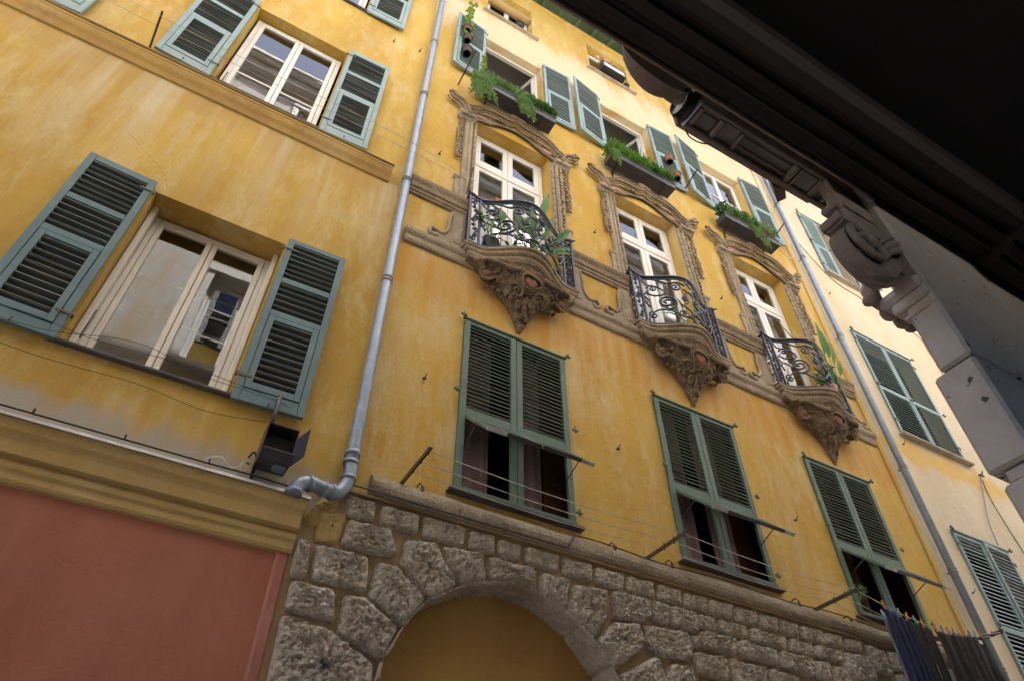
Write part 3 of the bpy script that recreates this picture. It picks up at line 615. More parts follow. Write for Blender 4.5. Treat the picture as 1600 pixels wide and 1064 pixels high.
# --- first floor: green shutters with propped flaps
for i, c in enumerate(BX):
    a, b, z0, z1 = c-.635, c+.635, 4.88, 7.02
    w_ = .632
    fr = MB()
    # fixed outer rails
    fr.box(a-.005, b+.005, -.05, .03, z0, z0+.05, None, .006); fr.box(a-.02, b+.02, -.055, -.012, z1-.005, z1+.018, None, .004)
    o = fr.build('shutter_frame', 'shut_green', CB)
    sill = MB(); sill.box(a-.06, b+.07, -.085, .04, z0-.030, z0-.005, None, .006); sill.build('sill', 'sill', o)
    hk = MB()
    for (xx, zz) in ((a-.05, 5.98), (b+.05, 6.0), (a-.03, z1+.02), (b+.03, z1+.02), (b+.02, 5.02)):
        hk.box(xx-.035, xx+.035, -.075, -.055, zz-.012, zz+.012, None, .003); hk.tube([(xx, -.07, zz-.03), (xx, -.07, zz+.035)], .012, 6); hk.cut()
    hk.pieces('pintle', 'shut_green', o)
    for s in (0, 1):
        hx = a if s == 0 else b; sd = 1 if s == 0 else -1
        sh = shutter(CB, hx, sd, w_, z0+.052, z1-.012, 'shut_green', 'slat_green', [(z0+.055, 5.72, False), (5.82, z1-.06, False)], .75, y=-.02, pitch=.0515, st=.075 if False else .068, hw=False)
        # take the slats of the lower opening away: it is open, its flap is propped out
        for ch in list(sh.children):
            if ch.name.startswith('slats'): bpy.data.objects.remove(ch)
        sm = MB(); T = Matrix.Translation((hx, -.02, 0)) @ Matrix.Scale(sd, 4, (1, 0, 0))
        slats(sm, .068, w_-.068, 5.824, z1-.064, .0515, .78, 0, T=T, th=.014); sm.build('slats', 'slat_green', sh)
        # flap: hinged at 5.70, swung out
        an = math.atan2(.46, .46)*1.0; L_ = .62
        FT = Matrix.Translation((hx, -.035, 5.705)) @ Matrix.Rotation(-R_(46), 4, 'X') @ Matrix.Scale(sd, 4, (1, 0, 0))
        fm = MB(); fw0 = .072; fw1 = w_-.008 if s == 0 else w_-.008
        fm.box(fw0, fw0+.05, -.016, .016, -L_, 0, FT, .003); fm.box(fw1-.05, fw1, -.016, .016, -L_, 0, FT, .003)
        fm.box(fw0+.051, fw1-.051, -.015, .015, -.05, 0, FT, .003); fm.box(fw0+.051, fw1-.051, -.015, .015, -L_, -L_+.06, FT, .003)
        slats(fm, fw0+.05, fw1-.05, -L_+.06, -.05, .05, -.62, 0, T=FT); fl_ = fm.build('propped_flap', 'shut_green', sh)
        em = MB(); em.box(fw0, fw0+(.20 if s == 0 else .14), -.020, .018, -L_-.012, -L_-.001, FT, .002); em.build('highlight_strip', 'edge_highlight', sh)  # bright highlight along the flap edge, added as a pale strip
        em = MB(); em.box(fw0+(.205 if s == 0 else .145), fw1, -.020, .018, -L_-.012, -L_-.001, FT, .002); em.build('bottom_rail', 'dark_metal', sh)
        pr = MB(); xx = hx+sd*.075; e = FT @ Vector((.075, 0, -L_*.55)); pr.tube([(xx, -.02, 5.36), tuple(e)], .006, 5); pr.build('prop_rod', 'bracket', sh)
    rm = room(CB, a, b, z0, z1, y=.045, mat='roomdark' if i < 2 else 'roombrown', dep=1.4)
    if i < 2:
        curtain(rm, a+.05, c-.20, z0-.1, z1, .16, 'curtain', .022, 38); curtain(rm, c+.03, c+.40, z0-.1, z1, .18, 'curtain', .022, 41)
        mm = MB(); mm.box(c+.46, b+.1, .24, .28, z0-.2, z1+.2); mm.build('wardrobe', 'roombrown', rm)
    else:
        curtain(rm, a+.02, c-.05, z0-.1, z1, .20, 'roombrown', .03, 30)
# --- ledges around the balconies
LOW = [(.0, 7.895), (-.03, 7.90), (-.045, 7.925), (-.05, 8.0), (-.075, 8.03), (-.085, 8.055), (-.085, 8.10), (-.06, 8.115), (.0, 8.12)]
UPP = [(.0, 8.83), (-.03, 8.84), (-.035, 8.87), (-.05, 8.885), (-.05, 8.93), (-.07, 8.945), (-.075, 9.02), (-.10, 9.06), (-.11, 9.09), (-.11, 9.12), (-.095, 9.135), (.0, 9.145)]
m = MB(); m.profile_x(LOW, 1.27, 9.13, 60, .01); m.build('lower_ledge', 'stucco_grey', CB)
segs = [(1.23, 2.04)]+[(BX[i]+.68, BX[i+1]-.68) for i in (0, 1)]+[(8.5, 9.13)]
m = MB()
for a, b in segs: m.profile_x(UPP, a, b, 20, .008); m.cut()
m.pieces('upper_ledge', 'stucco', CB)

# --- balcony (one prototype, two copies)
def plan(u):
    """u in -1..1 -> (x offset, y offset) of the balcony edge: straight ears, then a double curve bulging in the middle"""
    s = abs(u); x = u*.78
    if s > .80: y = .15
    else:
        t = s/.80; y = .15+.27*(math.cos(math.pi*t)*.5+.5)**.85
    return x, -y
def bpath(n=60, sc=1.0, inset=0.0):
    p = [(-.78*sc+inset, 0)]
    for i in range(n+1):
        x, y = plan(-1+2*i/n); p.append((x*sc if sc != 1 else x-math.copysign(inset, x)*min(1, abs(x)/.5), (y+inset) if sc == 1 else y*sc))
    p.append((.78*sc-inset, 0)); return p
def railpt(s, z, c, off=0.0):
    """arc-length like parameter s in -1..1 along the front"""
    x, y = plan(s); return (c+x, y+.02-off, z)
BAL0 = BX[0]+.045
def make_balcony(c, par):
    b = MB(); R0 = 8.19
    prof = [(-.02, 8.20), (.016, 8.20), (.034, 8.19), (.036, 8.165), (.030, 8.152), (.006, 8.146), (.006, 8.128), (.012, 8.122), (.008, 8.10), (-.012, 8.082), (-.034, 8.076), (-.034, 8.056), (-.026, 8.046), (-.034, 8.02), (-.058, 7.995), (-.064, 7.965), (-.09, 7.955)]
    rings = []
    for off, z in prof:
        k = 1+off/.42; rings.append([(c+x*(1+off*1.15), y*k, z) for x, y in bpath()])
    b.loft(rings); n = len(rings[0])
    top = rings[0]; b.add(top+[(c, 0, 8.20)], [(k, k+1, n) for k in range(n-1)])
    bal = b.build('balcony', 'stucco', par)
    # floor underside and corbel: loft from the slab edge to the tip
    k_ = MB(); lv = [(7.958, .96, .92), (7.95, .93, .89), (7.935, .88, .85), (7.91, .80, .80), (7.87, .70, .76), (7.81, .61, .72), (7.74, .54, .66), (7.67, .46, .60), (7.60, .35, .52), (7.53, .25, .43), (7.46, .19, .34), (7.39, .14, .26), (7.31, .10, .18), (7.23, .055, .10), (7.14, .012, .04)]
    rr = []; ns = 84; det = []
    for i in range(len(lv)-1):
        for j in range(6):
            t = j/6; det.append(tuple(lv[i][q]*(1-t)+lv[i+1][q]*t for q in range(3)))
    det.append(lv[-1])
    for (z, sx, sy) in det:
        r = []
        depth_fac = min(1.0, max(0.0, (7.95-z)/.08))
        for i in range(ns+1):
            th = math.pi*i/ns; px = -.78*sx*math.cos(th)*1.0
            py = -(.42*sy)*(math.sin(th)**.75) if True else 0
            if z > 7.93:
                u = -math.cos(th); X, Y = plan(u); px = X*sx; py = Y*sy*(1 if abs(u) < .99 else 0)
            v = Vector((px, py, z)); q = v*7
            rid = (1-abs(noise.noise(q*1.0))*2.4)*.042+(1-abs(noise.noise(q*2.8+Vector((5, 0, 0))))*2.4)*.022+(1-abs(noise.noise(q*6+Vector((2, 7, 0))))*2.2)*.009-.02
            d = rid*depth_fac*math.sin(th)**.4
            out = Vector((px, py*1.3, 0)); out = out.normalized() if out.length > 1e-5 else Vector((0, -1, 0))
            r.append((c+px+out.x*d, min(py+out.y*d, -.002) if 0 < i < ns else 0.0, z+rid*.3*depth_fac))
        rr.append(r)
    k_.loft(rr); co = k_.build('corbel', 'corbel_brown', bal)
    # rocaille scrolls on the corbel
    sc = MB()
    def surf(u, z):   # u -1..1 across, point on the corbel surface
        for i in range(len(lv)-1):
            if lv[i][0] >= z >= lv[i+1][0]:
                t = (lv[i][0]-z)/max(1e-6, lv[i][0]-lv[i+1][0]); sx = lv[i][1]*(1-t)+lv[i+1][1]*t; sy = lv[i][2]*(1-t)+lv[i+1][2]*t; break
        th = math.pi*(u+1)/2; return Vector((c-.78*sx*math.cos(th), -(.42*sy)*(math.sin(th)**.75), z))
    def sscroll(u0, z0, r0, turns, a0, rad, flip=1):
        pts = []
        for i in range(23):
            t = i/22; a = a0+flip*turns*2*math.pi*t; r = r0*(1-.82*t)
            p = surf(max(-.98, min(.98, u0+r*math.cos(a)*2.2)), max(7.17, min(7.94, z0+r*math.sin(a)))); n_ = Vector((p.x-c, p.y*1.4, -.12)).normalized(); pts.append(p+n_*(.02+.012*t))
        sc.tube(pts, [rad*(1.25-.6*i/22) for i in range(23)], 6)
    for (u, z, r, tn, a0, fl) in ((-.62, 7.84, .085, 1.3, 1.0, 1), (.62, 7.84, .085, 1.3, 2.1, -1), (-.30, 7.60, .08, 1.4, 2.5, -1), (.30, 7.60, .08, 1.4, .6, 1), (-.35, 7.45, .06, 1.2, 0, 1), (.35, 7.45, .06, 1.2, 3.1, -1), (0, 7.42, .05, 1.2, 1.6, 1), (-.15, 7.33, .04, 1, 0, 1), (.15, 7.33, .04, 1, 3.1, -1), (-.75, 7.72, .05, 1.2, 3, -1), (.75, 7.72, .05, 1.2, 0, 1)):
        sscroll(u, z, r, tn, a0, .016, fl)
    # shell frame round the heart cartouche, long scroll arms to both sides
    for k in (1.05, 1.32, 1.6):
        pts = []
        for i in range(33):
            a = 2*math.pi*i/32; hr = .085*k*(1-.18*abs(math.cos(a/1.0))*0+.10*math.sin(3*a+1.2)); p = surf(max(-.9, min(.9, hr*math.cos(a)*1.9)), 7.735+hr*math.sin(a)*.95)
            pts.append(p+Vector((p.x-c, p.y, -.1)).normalized()*(.050-.014*(k-1)*3))
        sc.tube(pts, .011 if k > 1.1 else .015, 6)
    for s in (-1, 1):
        pts = [surf(s*(.2+.55*t), 7.86-.02*math.sin(t*6)+.05*t)+Vector((0, -.035, -.03)) for t in [i/10 for i in range(11)]]
        sc.tube(pts, [.035*(1-.35*i/10) for i in range(11)], 8)
        sc.ell((c+s*.50, -.12, 7.755), .070, .075, .078, 12, 10, jit=.012)
        for k in range(3): sc.tube([(c+s*(.50+.030*math.cos(a_)*(2.2+k*.5)), -.16-.02*math.sin(a_*2), 7.755+.030*math.sin(a_)*(2.4+k*.5)) for a_ in [2*math.pi*i/18 for i in range(19)]], .010, 6)
        for k in range(5): sc.ell((c+s*(.46-.07*k), -.06-.02*k, 7.66-.035*k), .022, .03, .034, 8, 6, Matrix.Rotation(s*.6, 4, 'Y'), .012)
    for i in range(60):  # leaf tufts
        u = rnd.uniform(-.85, .85); z = 7.20+.68*rnd.random()**.8; p = surf(u, z); n_ = Vector((p.x-c, p.y*1.3, -.15)).normalized()
        sc.ell(p+n_*.012, rnd.uniform(.012, .026), rnd.uniform(.010, .02), rnd.uniform(.02, .045), 6, 5, Matrix.Rotation(rnd.uniform(-1.2, 1.2), 4, 'Y'), .01)
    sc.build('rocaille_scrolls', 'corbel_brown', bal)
    ct = MB()
    p = surf(0, 7.735); ct.ell(p+Vector((-.034, -.030, -.008)), .050, .032, .070, 14, 10); ct.ell(p+Vector((.034, -.030, -.008)), .050, .032, .070, 14, 10); ct.ell(p+Vector((0, -.026, -.05)), .045, .03, .05, 12, 8); ct.cut()
    for s in (-1, 1): ct.ell((c+s*.505, -.172, 7.745), .040, .030, .046, 12, 9); ct.cut()
    p = surf(-.05, 7.44); ct.ell(p+Vector((0, -.02, -.01)), .03, .02, .04, 10, 8)
    ct.pieces('cartouche', 'cartouche', bal)
    # railing
    r = MB(); zt, zb = 9.20, 8.235
    def rail(z, rad, n=64, dz=0):
        pts = [(c-.76, 0.0, z)]+[railpt(-1+2*i/n, z, c) for i in range(n+1)]+[(c+.76, 0.0, z)]
        pts = [(x*1, y, zz) for x, y, zz in pts]; r.tube(pts, rad, 6)
    # handrail curls up at the ears
    pts = [(c-.775, .0, zt+.01), (c-.775, -.08, zt+.01), (c-.785, -.145, zt+.055)]
    pts += [railpt(-.97+1.94*i/56, zt+.055*max(0, (abs(-.97+1.94*i/56)-.80)/.17)**1.5, c) for i in range(57)]
    pts += [(c+.785, -.145, zt+.055), (c+.775, -.08, zt+.01), (c+.775, 0, zt+.01)]
    r.tube(pts, .024, 8); rail(zb, .017); rail(zt-.05, .012)
    for u in (-.99, -.80, .80, .99):
        x, y, _ = railpt(u, 0, c); r.box(x-.014, x+.014, y-.014, y+.014, 8.2, zt, None, .002)
    for s in (-1, 1):
        r.box(c+s*.762-.009, c+s*.762+.009, -.02, -.002, 8.2, zt+.01); r.tube([railpt(s*.99, zt+.03, c), tuple(Vector(railpt(s*.99, zt+.04, c))+Vector((s*.05, -.03, .01)))], .012, 6)
    def sp2(cs, cz, r0, a0, turns, r1=.012, rad=.0128, n=22, sx=1.0):
        """spiral in (arc length, height) wrapped on the plan curve"""
        p = spiral(0, 0, r0, r1, a0, turns, n)
        pts = []
        for (a, b) in p:
            s_ = cs+a*sx/.86; pts.append(railpt(max(-1, min(1, s_)), cz+b, c))
        r.tube(pts, [rad*(1.15-.35*i/n) for i in range(n+1)], 6)
        e = Vector(pts[-1]); r.ell(e, .013, .013, .013, 6, 4)
    def cur(ps, rad=.0128):
        q = catmull([(a, 0, b) for a, b in ps], 6); r.tube([railpt(max(-1, min(1, v.x/.86)), v.z, c) for v in q], rad, 6)
    for s in (-1, 1):
        # ear panels: narrow S scrolls
        u = s*.895
        for zz, d in ((8.33, 1), (8.52, -1), (8.71, 1), (8.90, -1), (9.08, 1)):
            sp2(u+s*.02*d, zz, .052, math.pi/2*(1 if d > 0 else -1), 1.35*s*d, .008, .0095)
            sp2(u-s*.02*d, zz+.085, .040, -math.pi/2*d, -1.2*s*d, .008, .0078)
        # side returns
        for zz in (8.33, 8.55, 8.77, 8.99):
            p = spiral(-.075, zz, .055, .010, 1.2, 1.4*(1 if (int(zz*100) % 2) else -1), 18); r.tube([(c+s*.765, a, b) for a, b in p], .0085, 5)
            p = spiral(-.075, zz+.11, .035, .010, -1.2, -1.2, 14); r.tube([(c+s*.765, a, b) for a, b in p], .008, 5)
        # big spiral beside the centre
        sp2(s*.42, 8.66, .150, -math.pi/2 if s > 0 else -math.pi/2, -1.9*s, .02, .015, 34)
        sp2(s*.60, 8.95, .075, 0 if s > 0 else math.pi, 1.5*s, .01, .0125)
        sp2(s*.24, 8.98, .095, math.pi/2, 1.5*s, .012, .013)
        sp2(s*.20, 8.44, .070, -math.pi/2, 1.4*s, .01, .0125)
        sp2(s*.66, 8.40, .075, math.pi/2, -1.4*s, .01, .0125)
        sp2(s*.12, 8.76, .055, 0, 1.3*s, .01, .0125)
        cur([(s*.64, 8.24), (s*.62, 8.36), (s*.50, 8.50), (s*.34, 8.50), (s*.20, 8.38), (s*.06, 8.36), (0, 8.25)])
        cur([(s*.66, 9.14), (s*.60, 9.03), (s*.44, 8.98), (s*.36, 8.84), (s*.50, 8.80), (s*.62, 8.84), (s*.67, 8.74), (s*.60, 8.56)])
        cur([(0, 9.15), (s*.05, 9.04), (s*.16, 9.08), (s*.30, 9.05), (s*.42, 9.12), (s*.5, 9.15)])
        cur([(0, 8.92), (s*.08, 8.84), (s*.05, 8.70), (s*.14, 8.60), (s*.06, 8.52), (0, 8.42)])
        cur([(s*.68, 8.62), (s*.60, 8.70), (s*.66, 8.80), (s*.58, 8.90)])
        for (a, b) in ((.36, 8.50), (.16, 8.60), (.50, 8.80), (.44, 8.98), (.30, 9.05), (.05, 8.70)):
            q = Vector(railpt(s*a/.86, b, c)); r.ell(q, .018, .014, .022, 6, 5)
    cur([(-.14, 8.37), (0, 8.44), (.14, 8.37)]); cur([(-.1, 8.95), (0, 8.90), (.1, 8.95)])
    r.build('railing', 'iron', bal)
    # stucco pilaster and scroll feet either side
    p = MB()
    for s in (-1, 1):
        xo = c+s*.86
        p.box(xo-.085, xo+.085, -.045, -.001, 8.13, 8.83, None, .008); p.box(xo-.055, xo+.055, -.058, -.044, 8.20, 8.76, None, .006)
        pts = catmull([(xo+s*.085, -.03, 8.80), (xo+s*.12, -.03, 8.62), (xo+s*.13, -.03, 8.42), (xo+s*.20, -.03, 8.30), (xo+s*.33, -.03, 8.33), (xo+s*.36, -.03, 8.24), (xo+s*.29, -.03, 8.20), (xo+s*.26, -.03, 8.25)], 6)
        p.tube(pts, [.026]*len(pts), 7)
        p.add([(xo+s*.085, -.03, 8.13), (xo+s*.085, -.03, 8.80), (xo+s*.12, -.03, 8.62), (xo+s*.13, -.03, 8.42), (xo+s*.20, -.03, 8.30), (xo+s*.32, -.03, 8.26), (xo+s*.34, -.03, 8.13)], [(0, 1, 2, 3, 4, 5, 6)]); p.cut()
    p.pieces('scroll_foot', 'stucco_grey', bal)
    return bal

# --- French window and rocaille surround (prototype, copies)
def make_surround(c, par):
    # flat strips
    s0 = MB()
    for s in (-1, 1):
        s0.box(c+s*.72-.001, c+s*.86, -.035, -.001, 9.15, 11.36, None, .006)
        s0.box(c+s*.735, c+s*.775, -.052, -.034, 9.2, 11.3, None, .006)
        s0.box(c+s*.80, c+s*.845, -.046, -.034, 9.2, 11.3, None, .006)
        s0.box(c+s*.86, c+s*.93, -.032, -.001, 9.15, 9.62, None, .006)
        # bead and reel shaft
        z = 9.2
        while z < 11.3:
            s0.lathe([(.012, 0), (.026, .012), (.028, .07), (.026, .13), (.012, .145)], (c+s*.675, -.018, z), 8); z += .15
        s0.box(c+s*.645, c+s*.705, -.012, -.001, 9.15, 11.35)
        # capital
        s0.profile_x([(0, 11.24), (-.05, 11.25), (-.07, 11.28), (-.09, 11.30), (-.12, 11.33), (-.12, 11.37), (0, 11.40)], c+s*.70, c+s*.99, 6, .01)
        s0.profile_x([(0, 9.60), (-.03, 9.61), (-.05, 9.64), (-.05, 9.67), (0, 9.68)], c+s*.70, c+s*.95, 4, .006)
        for i in range(5): s0.ell((c+s*(.74+.05*i), -.115, 11.30), .018, .02, .03, 6, 5, None, .006)
        s0.cut()
    g = MB()
    for s in (-1, 1):   # husk garlands, outer edge
        z = 11.2
        while z > 10.1:
            k = .8+.35*math.sin((z-10.1)/1.1*math.pi)
            for q in range(3):
                g.ell((c+s*(.925+rnd.uniform(-.035, .035)), -.03-rnd.uniform(0, .025), z+rnd.uniform(-.015, .015)), .019*k, .022, .034*k, 6, 5, Matrix.Rotation(s*rnd.uniform(-.2, 1.0), 4, 'Y'))
            z -= .047
        if s > 0:
            for kk in range(22): g.ell((c+s*(.79+rnd.uniform(-.02, .02)), -.055, 9.3+kk*.09), .02, .016, .034, 6, 5, Matrix.Rotation(rnd.choice((-1, 1))*.7, 4, 'Y'))
        g.cut()
    p = MB()
    def band(pts, rads, y, n=6): q = catmull([(a, y, b) for a, b in pts], n); k = len(q)-1; p.tube(q, [rads[0]+(rads[1]-rads[0])*i/k for i in range(k+1)], 8)
    for s in (-1, 1):
        # outer broken scrolls rising past the corners
        o1 = [(c+s*1.16, 11.72), (c+s*1.10, 11.64), (c+s*1.0, 11.62), (c+s*.92, 11.52), (c+s*.88, 11.40), (c+s*.84, 11.32)]
        band(o1, (.022, .034), -.09); band([(a-s*.035, b+.04) for a, b in o1], (.018, .03), -.12); band([(a+s*.03, b-.04) for a, b in o1], (.014, .02), -.06)
        band(spiral(c+s*1.10, 11.75, .075, .015, 0 if s > 0 else math.pi, 1.2*s, 12), (.026, .012), -.10, 2)
        # double-curved pediment: cyma from the corner up to the middle
        top = [(c+s*.90, 11.50), (c+s*.76, 11.58), (c+s*.62, 11.72), (c+s*.46, 11.80), (c+s*.28, 11.80), (c+s*.12, 11.82), (c, 11.90)]
        band(top, (.030, .024), -.10); band([(a, b+.045) for a, b in top], (.016, .014), -.13); band([(a, b-.05) for a, b in top], (.015, .012), -.075); band([(a, b-.085) for a, b in top], (.012, .010), -.05)
        # lower bracket line
        low = [(c+s*.70, 11.36), (c+s*.64, 11.42), (c+s*.48, 11.47), (c+s*.30, 11.58), (c+s*.14, 11.64), (c, 11.67)]
        band(low, (.020, .014), -.05); band([(a, b+.032) for a, b in low], (.010, .009), -.04)
        # leaves along the outer top
        for i in range(12):
            t = i/11; x = c+s*(.86+.27*t); z = 11.56+.22*t
            p.ell((x, -.10, z), .014, .02, .045, 6, 5, Matrix.Rotation(s*(.3+t*1.1), 4, 'Y'), .008)
        for i in range(14):
            t = i/13; p.ell((c+s*(.15+.6*t)+rnd.uniform(-.02, .02), -.06, 11.70-.15*t*t+rnd.uniform(-.02, .02)), .022, .018, .016, 6, 5, None, .01)
        # field between the curves
        ff = [(c, 11.66, 11.86), (c+s*.14, 11.63, 11.78), (c+s*.30, 11.57, 11.76), (c+s*.48, 11.46, 11.76), (c+s*.64, 11.41, 11.66), (c+s*.80, 11.38, 11.54), (c+s*.9, 11.36, 11.46)]
        p.add([(a, -.03, lo) for a, lo, hi in ff]+[(a, -.03, hi) for a, lo, hi in ff], [(i, i+1, i+8, i+7) for i in range(6)])
    for s in (-1, 1):
        for i in range(26):      # beading and leaf nicks along the cyma
            t = i/25; x = c+s*(.06+.80*t); z = 11.83-.04*t if t < .5 else 11.81-.30*(t-.5)*2*(t-.5)*2-.02
            p.ell((x, -.128, z-.055), .010, .012, .010 if i % 2 else .018, 6, 4)
        band(spiral(c+s*.30, 11.70, .055, .012, math.pi/2, 1.3*s, 12), (.012, .006), -.09, 2); band(spiral(c+s*.80, 11.50, .050, .012, -math.pi/2, 1.3*s, 12), (.013, .007), -.10, 2)
    for k in range(9): p.ell((c+(k-4)*.028, -.13, 11.93+.035*math.cos((k-4)*.4)), .012, .02, .05, 6, 5, Matrix.Rotation((k-4)*.22, 4, 'Y'), .004)
    sur = p.build('window_surround', 'stucco', par); s0.pieces('side_strip', 'stucco_grey', sur); g.pieces('garland', 'stucco', sur)
    q = MB()
    for s in (-1, 1):
        pts = [(c+s*(.60+.10*math.cos(a)*(1+.15*math.sin(3*a)))+s*.02*math.sin(a), -.034, 11.55+.055*math.sin(a)*(1+.2*math.cos(2*a))-.0*s) for a in [2*math.pi*i/18 for i in range(18)]]
        front = [(x, -.05, c_) for x, _, c_ in pts]; q.add(front+pts, [tuple(range(18))]+[(i, (i+1) % 18, 18+(i+1) % 18, 18+i) for i in range(18)]); q.cut()
    q.pieces('cartouche', 'pinkcart', sur)
    return sur
def make_french(c, par):
    a, b, z0, z1 = c-.64, c+.64, 8.34, 11.46
    w = casement(par, a+.01, b-.01, z0, z1-.01, .20, 'white', 2, (.42,), 10.60, .07, .085)
    curtain(w, a+.15, b-.15, z0+.1, 9.7, .42, 'offwhite' if False else 'curtain', .02)
    return w
bal0 = make_balcony(BAL0, CB); sur0 = make_surround(BX[0], CB); fw0 = make_french(BX[0], CB)
for i in (1, 2):
    d = (BX[i]-BX[0], 0, 0)
    copy_tree(bal0, d, CB); copy_tree(sur0, d, CB); copy_tree(fw0, d, CB)
for i, c in enumerate(BX): room(CB, c-.64, c+.64, 8.34, 11.46, mat='room', dep=1.5, ex=.1)

# --- third floor windows (open casements) and pale shutters
def third(c, par, opened=True):
    a, b, z0, z1 = c-.60, c+.60, 12.42, 14.75
    f = MB(); t = .05; y = .14
    f.box(a+.005, a+t, y, y+.07, z0, z1-.005, None, .006); f.box(b-t, b-.005, y, y+.07, z0, z1-.005, None, .006); f.box(a+t+.001, b-t-.001, y+.002, y+.07, z1-t, z1-.005, None, .006)
    f.box(a+t+.001, b-t-.001, y-.03, y-.005, z1-.13, z1-.10, None, .004)
    w = f.build('window', 'white', par)
    if opened:
        g = MB(); gl = MB()
        for s, hx, an in ((-1, a+.05, 1.45), (1, b-.05, 1.25)):
            T = Matrix.Translation((hx, .20, 0)) @ Matrix.Rotation(an*(-s)*-1 if s > 0 else an, 4, 'Z') @ Matrix.Scale(-s, 4, (1, 0, 0))
            T = Matrix.Translation((hx, .20, 0)) @ Matrix.Rotation((an if s < 0 else -an), 4, 'Z') @ Matrix.Scale(-s, 4, (1, 0, 0))
            g.box(0, .05, -.02, .02, z0+.02, z1-.06, T, .004); g.box(.49, .54, -.02, .02, z0+.02, z1-.06, T, .004); g.box(.051, .489, -.019, .02, z1-.12, z1-.06, T, .004); g.box(.051, .489, -.019, .02, z0+.02, z0+.1, T, .004)
            p = [T @ Vector(q) for q in ((.05, 0, z0+.1), (.49, 0, z0+.1), (.49, 0, z1-.12), (.05, 0, z1-.12))]; gl.quad(*p); gl.cut(); g.cut()
        g.pieces('casement_leaf', 'white', w); gl.pieces('glass', 'glass', w)
        rm = room(par, a, b, z0, z1, mat='roompale', dep=2.2)
        bm = MB(); bm.box(a-.4, b+.4, .9, 1.1, z1+.2, z1+.44); bm.box(a-.4, b+.4, 1.5, 1.56, z0, z1+.1); bm.build('ceiling_beam', 'roomdark', rm)
    return w
third(BX[0], CB); third(BX[1], CB)
casement(CB, BX[2]-.59, BX[2]+.59, 12.42, 14.74, .15, 'white', 2, (.3, .62)); room(CB, BX[2]-.6, BX[2]+.6, 12.42, 14.75, mat='room')
P3 = [(12.87, 13.82, True), (13.89, 14.86, False)]
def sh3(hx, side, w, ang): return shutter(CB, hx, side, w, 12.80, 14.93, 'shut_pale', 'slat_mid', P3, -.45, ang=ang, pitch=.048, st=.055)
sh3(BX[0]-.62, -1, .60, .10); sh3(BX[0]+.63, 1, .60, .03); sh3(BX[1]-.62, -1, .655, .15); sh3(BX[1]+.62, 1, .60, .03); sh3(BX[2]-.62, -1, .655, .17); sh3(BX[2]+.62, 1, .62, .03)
# --- attic windows
for (a, b, c, d) in [o_[:4] for o_ in cops[-3:]]:
    w = casement(CB, a+.02, b-.02, c, d-.02, .17, 'white', 2, (.5,)); sm = MB(); sm.box(a-.10, b+.12, -.07, .16, c-.04, c-.004, None, .006); sm.build('sill', 'bandstone', w); room(CB, a, b, c, d, mat='roomdark', ex=.2)
m = MB(); m.tube([(2.1, .09, 17.1), (3.2, .09, 17.1)], .085, 12); m.build('roller_blind', 'cornice', CB)

# =================================================================== RIGHT BUILDING (cream)
RB = thing('building', 'pale cream plastered house right of the far downpipe, with grey-green louvred shutters', 'building', (13, 0, 0))
rops = [(10.06, 11.72, 8.50, 10.90), (10.08, 11.40, 4.3, 6.74), (10.26, 11.3, 12.75, 14.9), (13.3, 14.6, 4.3, 6.7), (13.3, 14.6, 8.5, 10.9)]
m = MB(); wall(m, 9.16, 24, 0, 18.6, rops, y=-.005); m.build('wall', 'cream', RB)
m = MB(); m.box(12.9, 24.5, -.5, 6, 18.6, 18.75); m.build('roof', 'tile', RB)
m = MB(); m.box(9.17, 9.27, -.03, -.006, 4.8, 18.6, None, .01); m.build('corner_strip', 'ochre', RB)
for k, (a, b, c, d) in enumerate(rops):
    w_ = (b-a)/2-.01; tl = .55 if k == 2 else -.62
    z0, z1 = c+.01, d-.01
    if k == 2:
        shutter(RB, a, -1 if False else 1, w_, z0, z1, 'shut_pale', 'shut_pale', [(z0+.06, z0+.95, True), (z0+1.02, z1-.06, False)], 1.0, y=-.035, sth=.013, pitch=.05, st=.055)
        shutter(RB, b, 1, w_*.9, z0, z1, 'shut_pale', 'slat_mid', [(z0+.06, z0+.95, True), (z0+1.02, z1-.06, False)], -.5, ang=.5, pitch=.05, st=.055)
    else:
        for s in (0, 1): shutter(RB, a if s == 0 else b, 1 if s == 0 else -1, w_, z0, z1, 'shut_pale', 'shut_pale', [(z0+.06, z0+.98, False), (z0+1.06, z1-.06, False)], .98, y=-.025, sth=.010, ang=.0 if k == 0 else .04*s, pitch=.064, st=.05)
    sm = MB(); sm.box(a-.06, b+.10, -.10, .05, c-.05, c-.006, None, .006); ff = MB(); ff.box(a-.03, b+.03, -.065, -.02, d-.004, d+.022, None, .004)
    fo = ff.build('shutter_frame', 'shut_pale', RB); sm.build('sill', 'bandstone', fo)
    hk = MB()
    for (xx, zz) in ((a-.05, c+1.05), (b+.05, c+1.02), (a-.04, d+.02), (b+.04, d+.02), ((a+b)/2, c+1.02)):
        hk.box(xx-.04, xx+.04, -.085, -.06, zz-.012, zz+.012, None, .003); hk.tube([(xx, -.075, zz-.035), (xx, -.075, zz+.04)], .011, 6); hk.cut()
    hk.pieces('pintle', 'shut_green', fo); room(RB, a, b, c, d, mat='roomdark', dep=1.0)

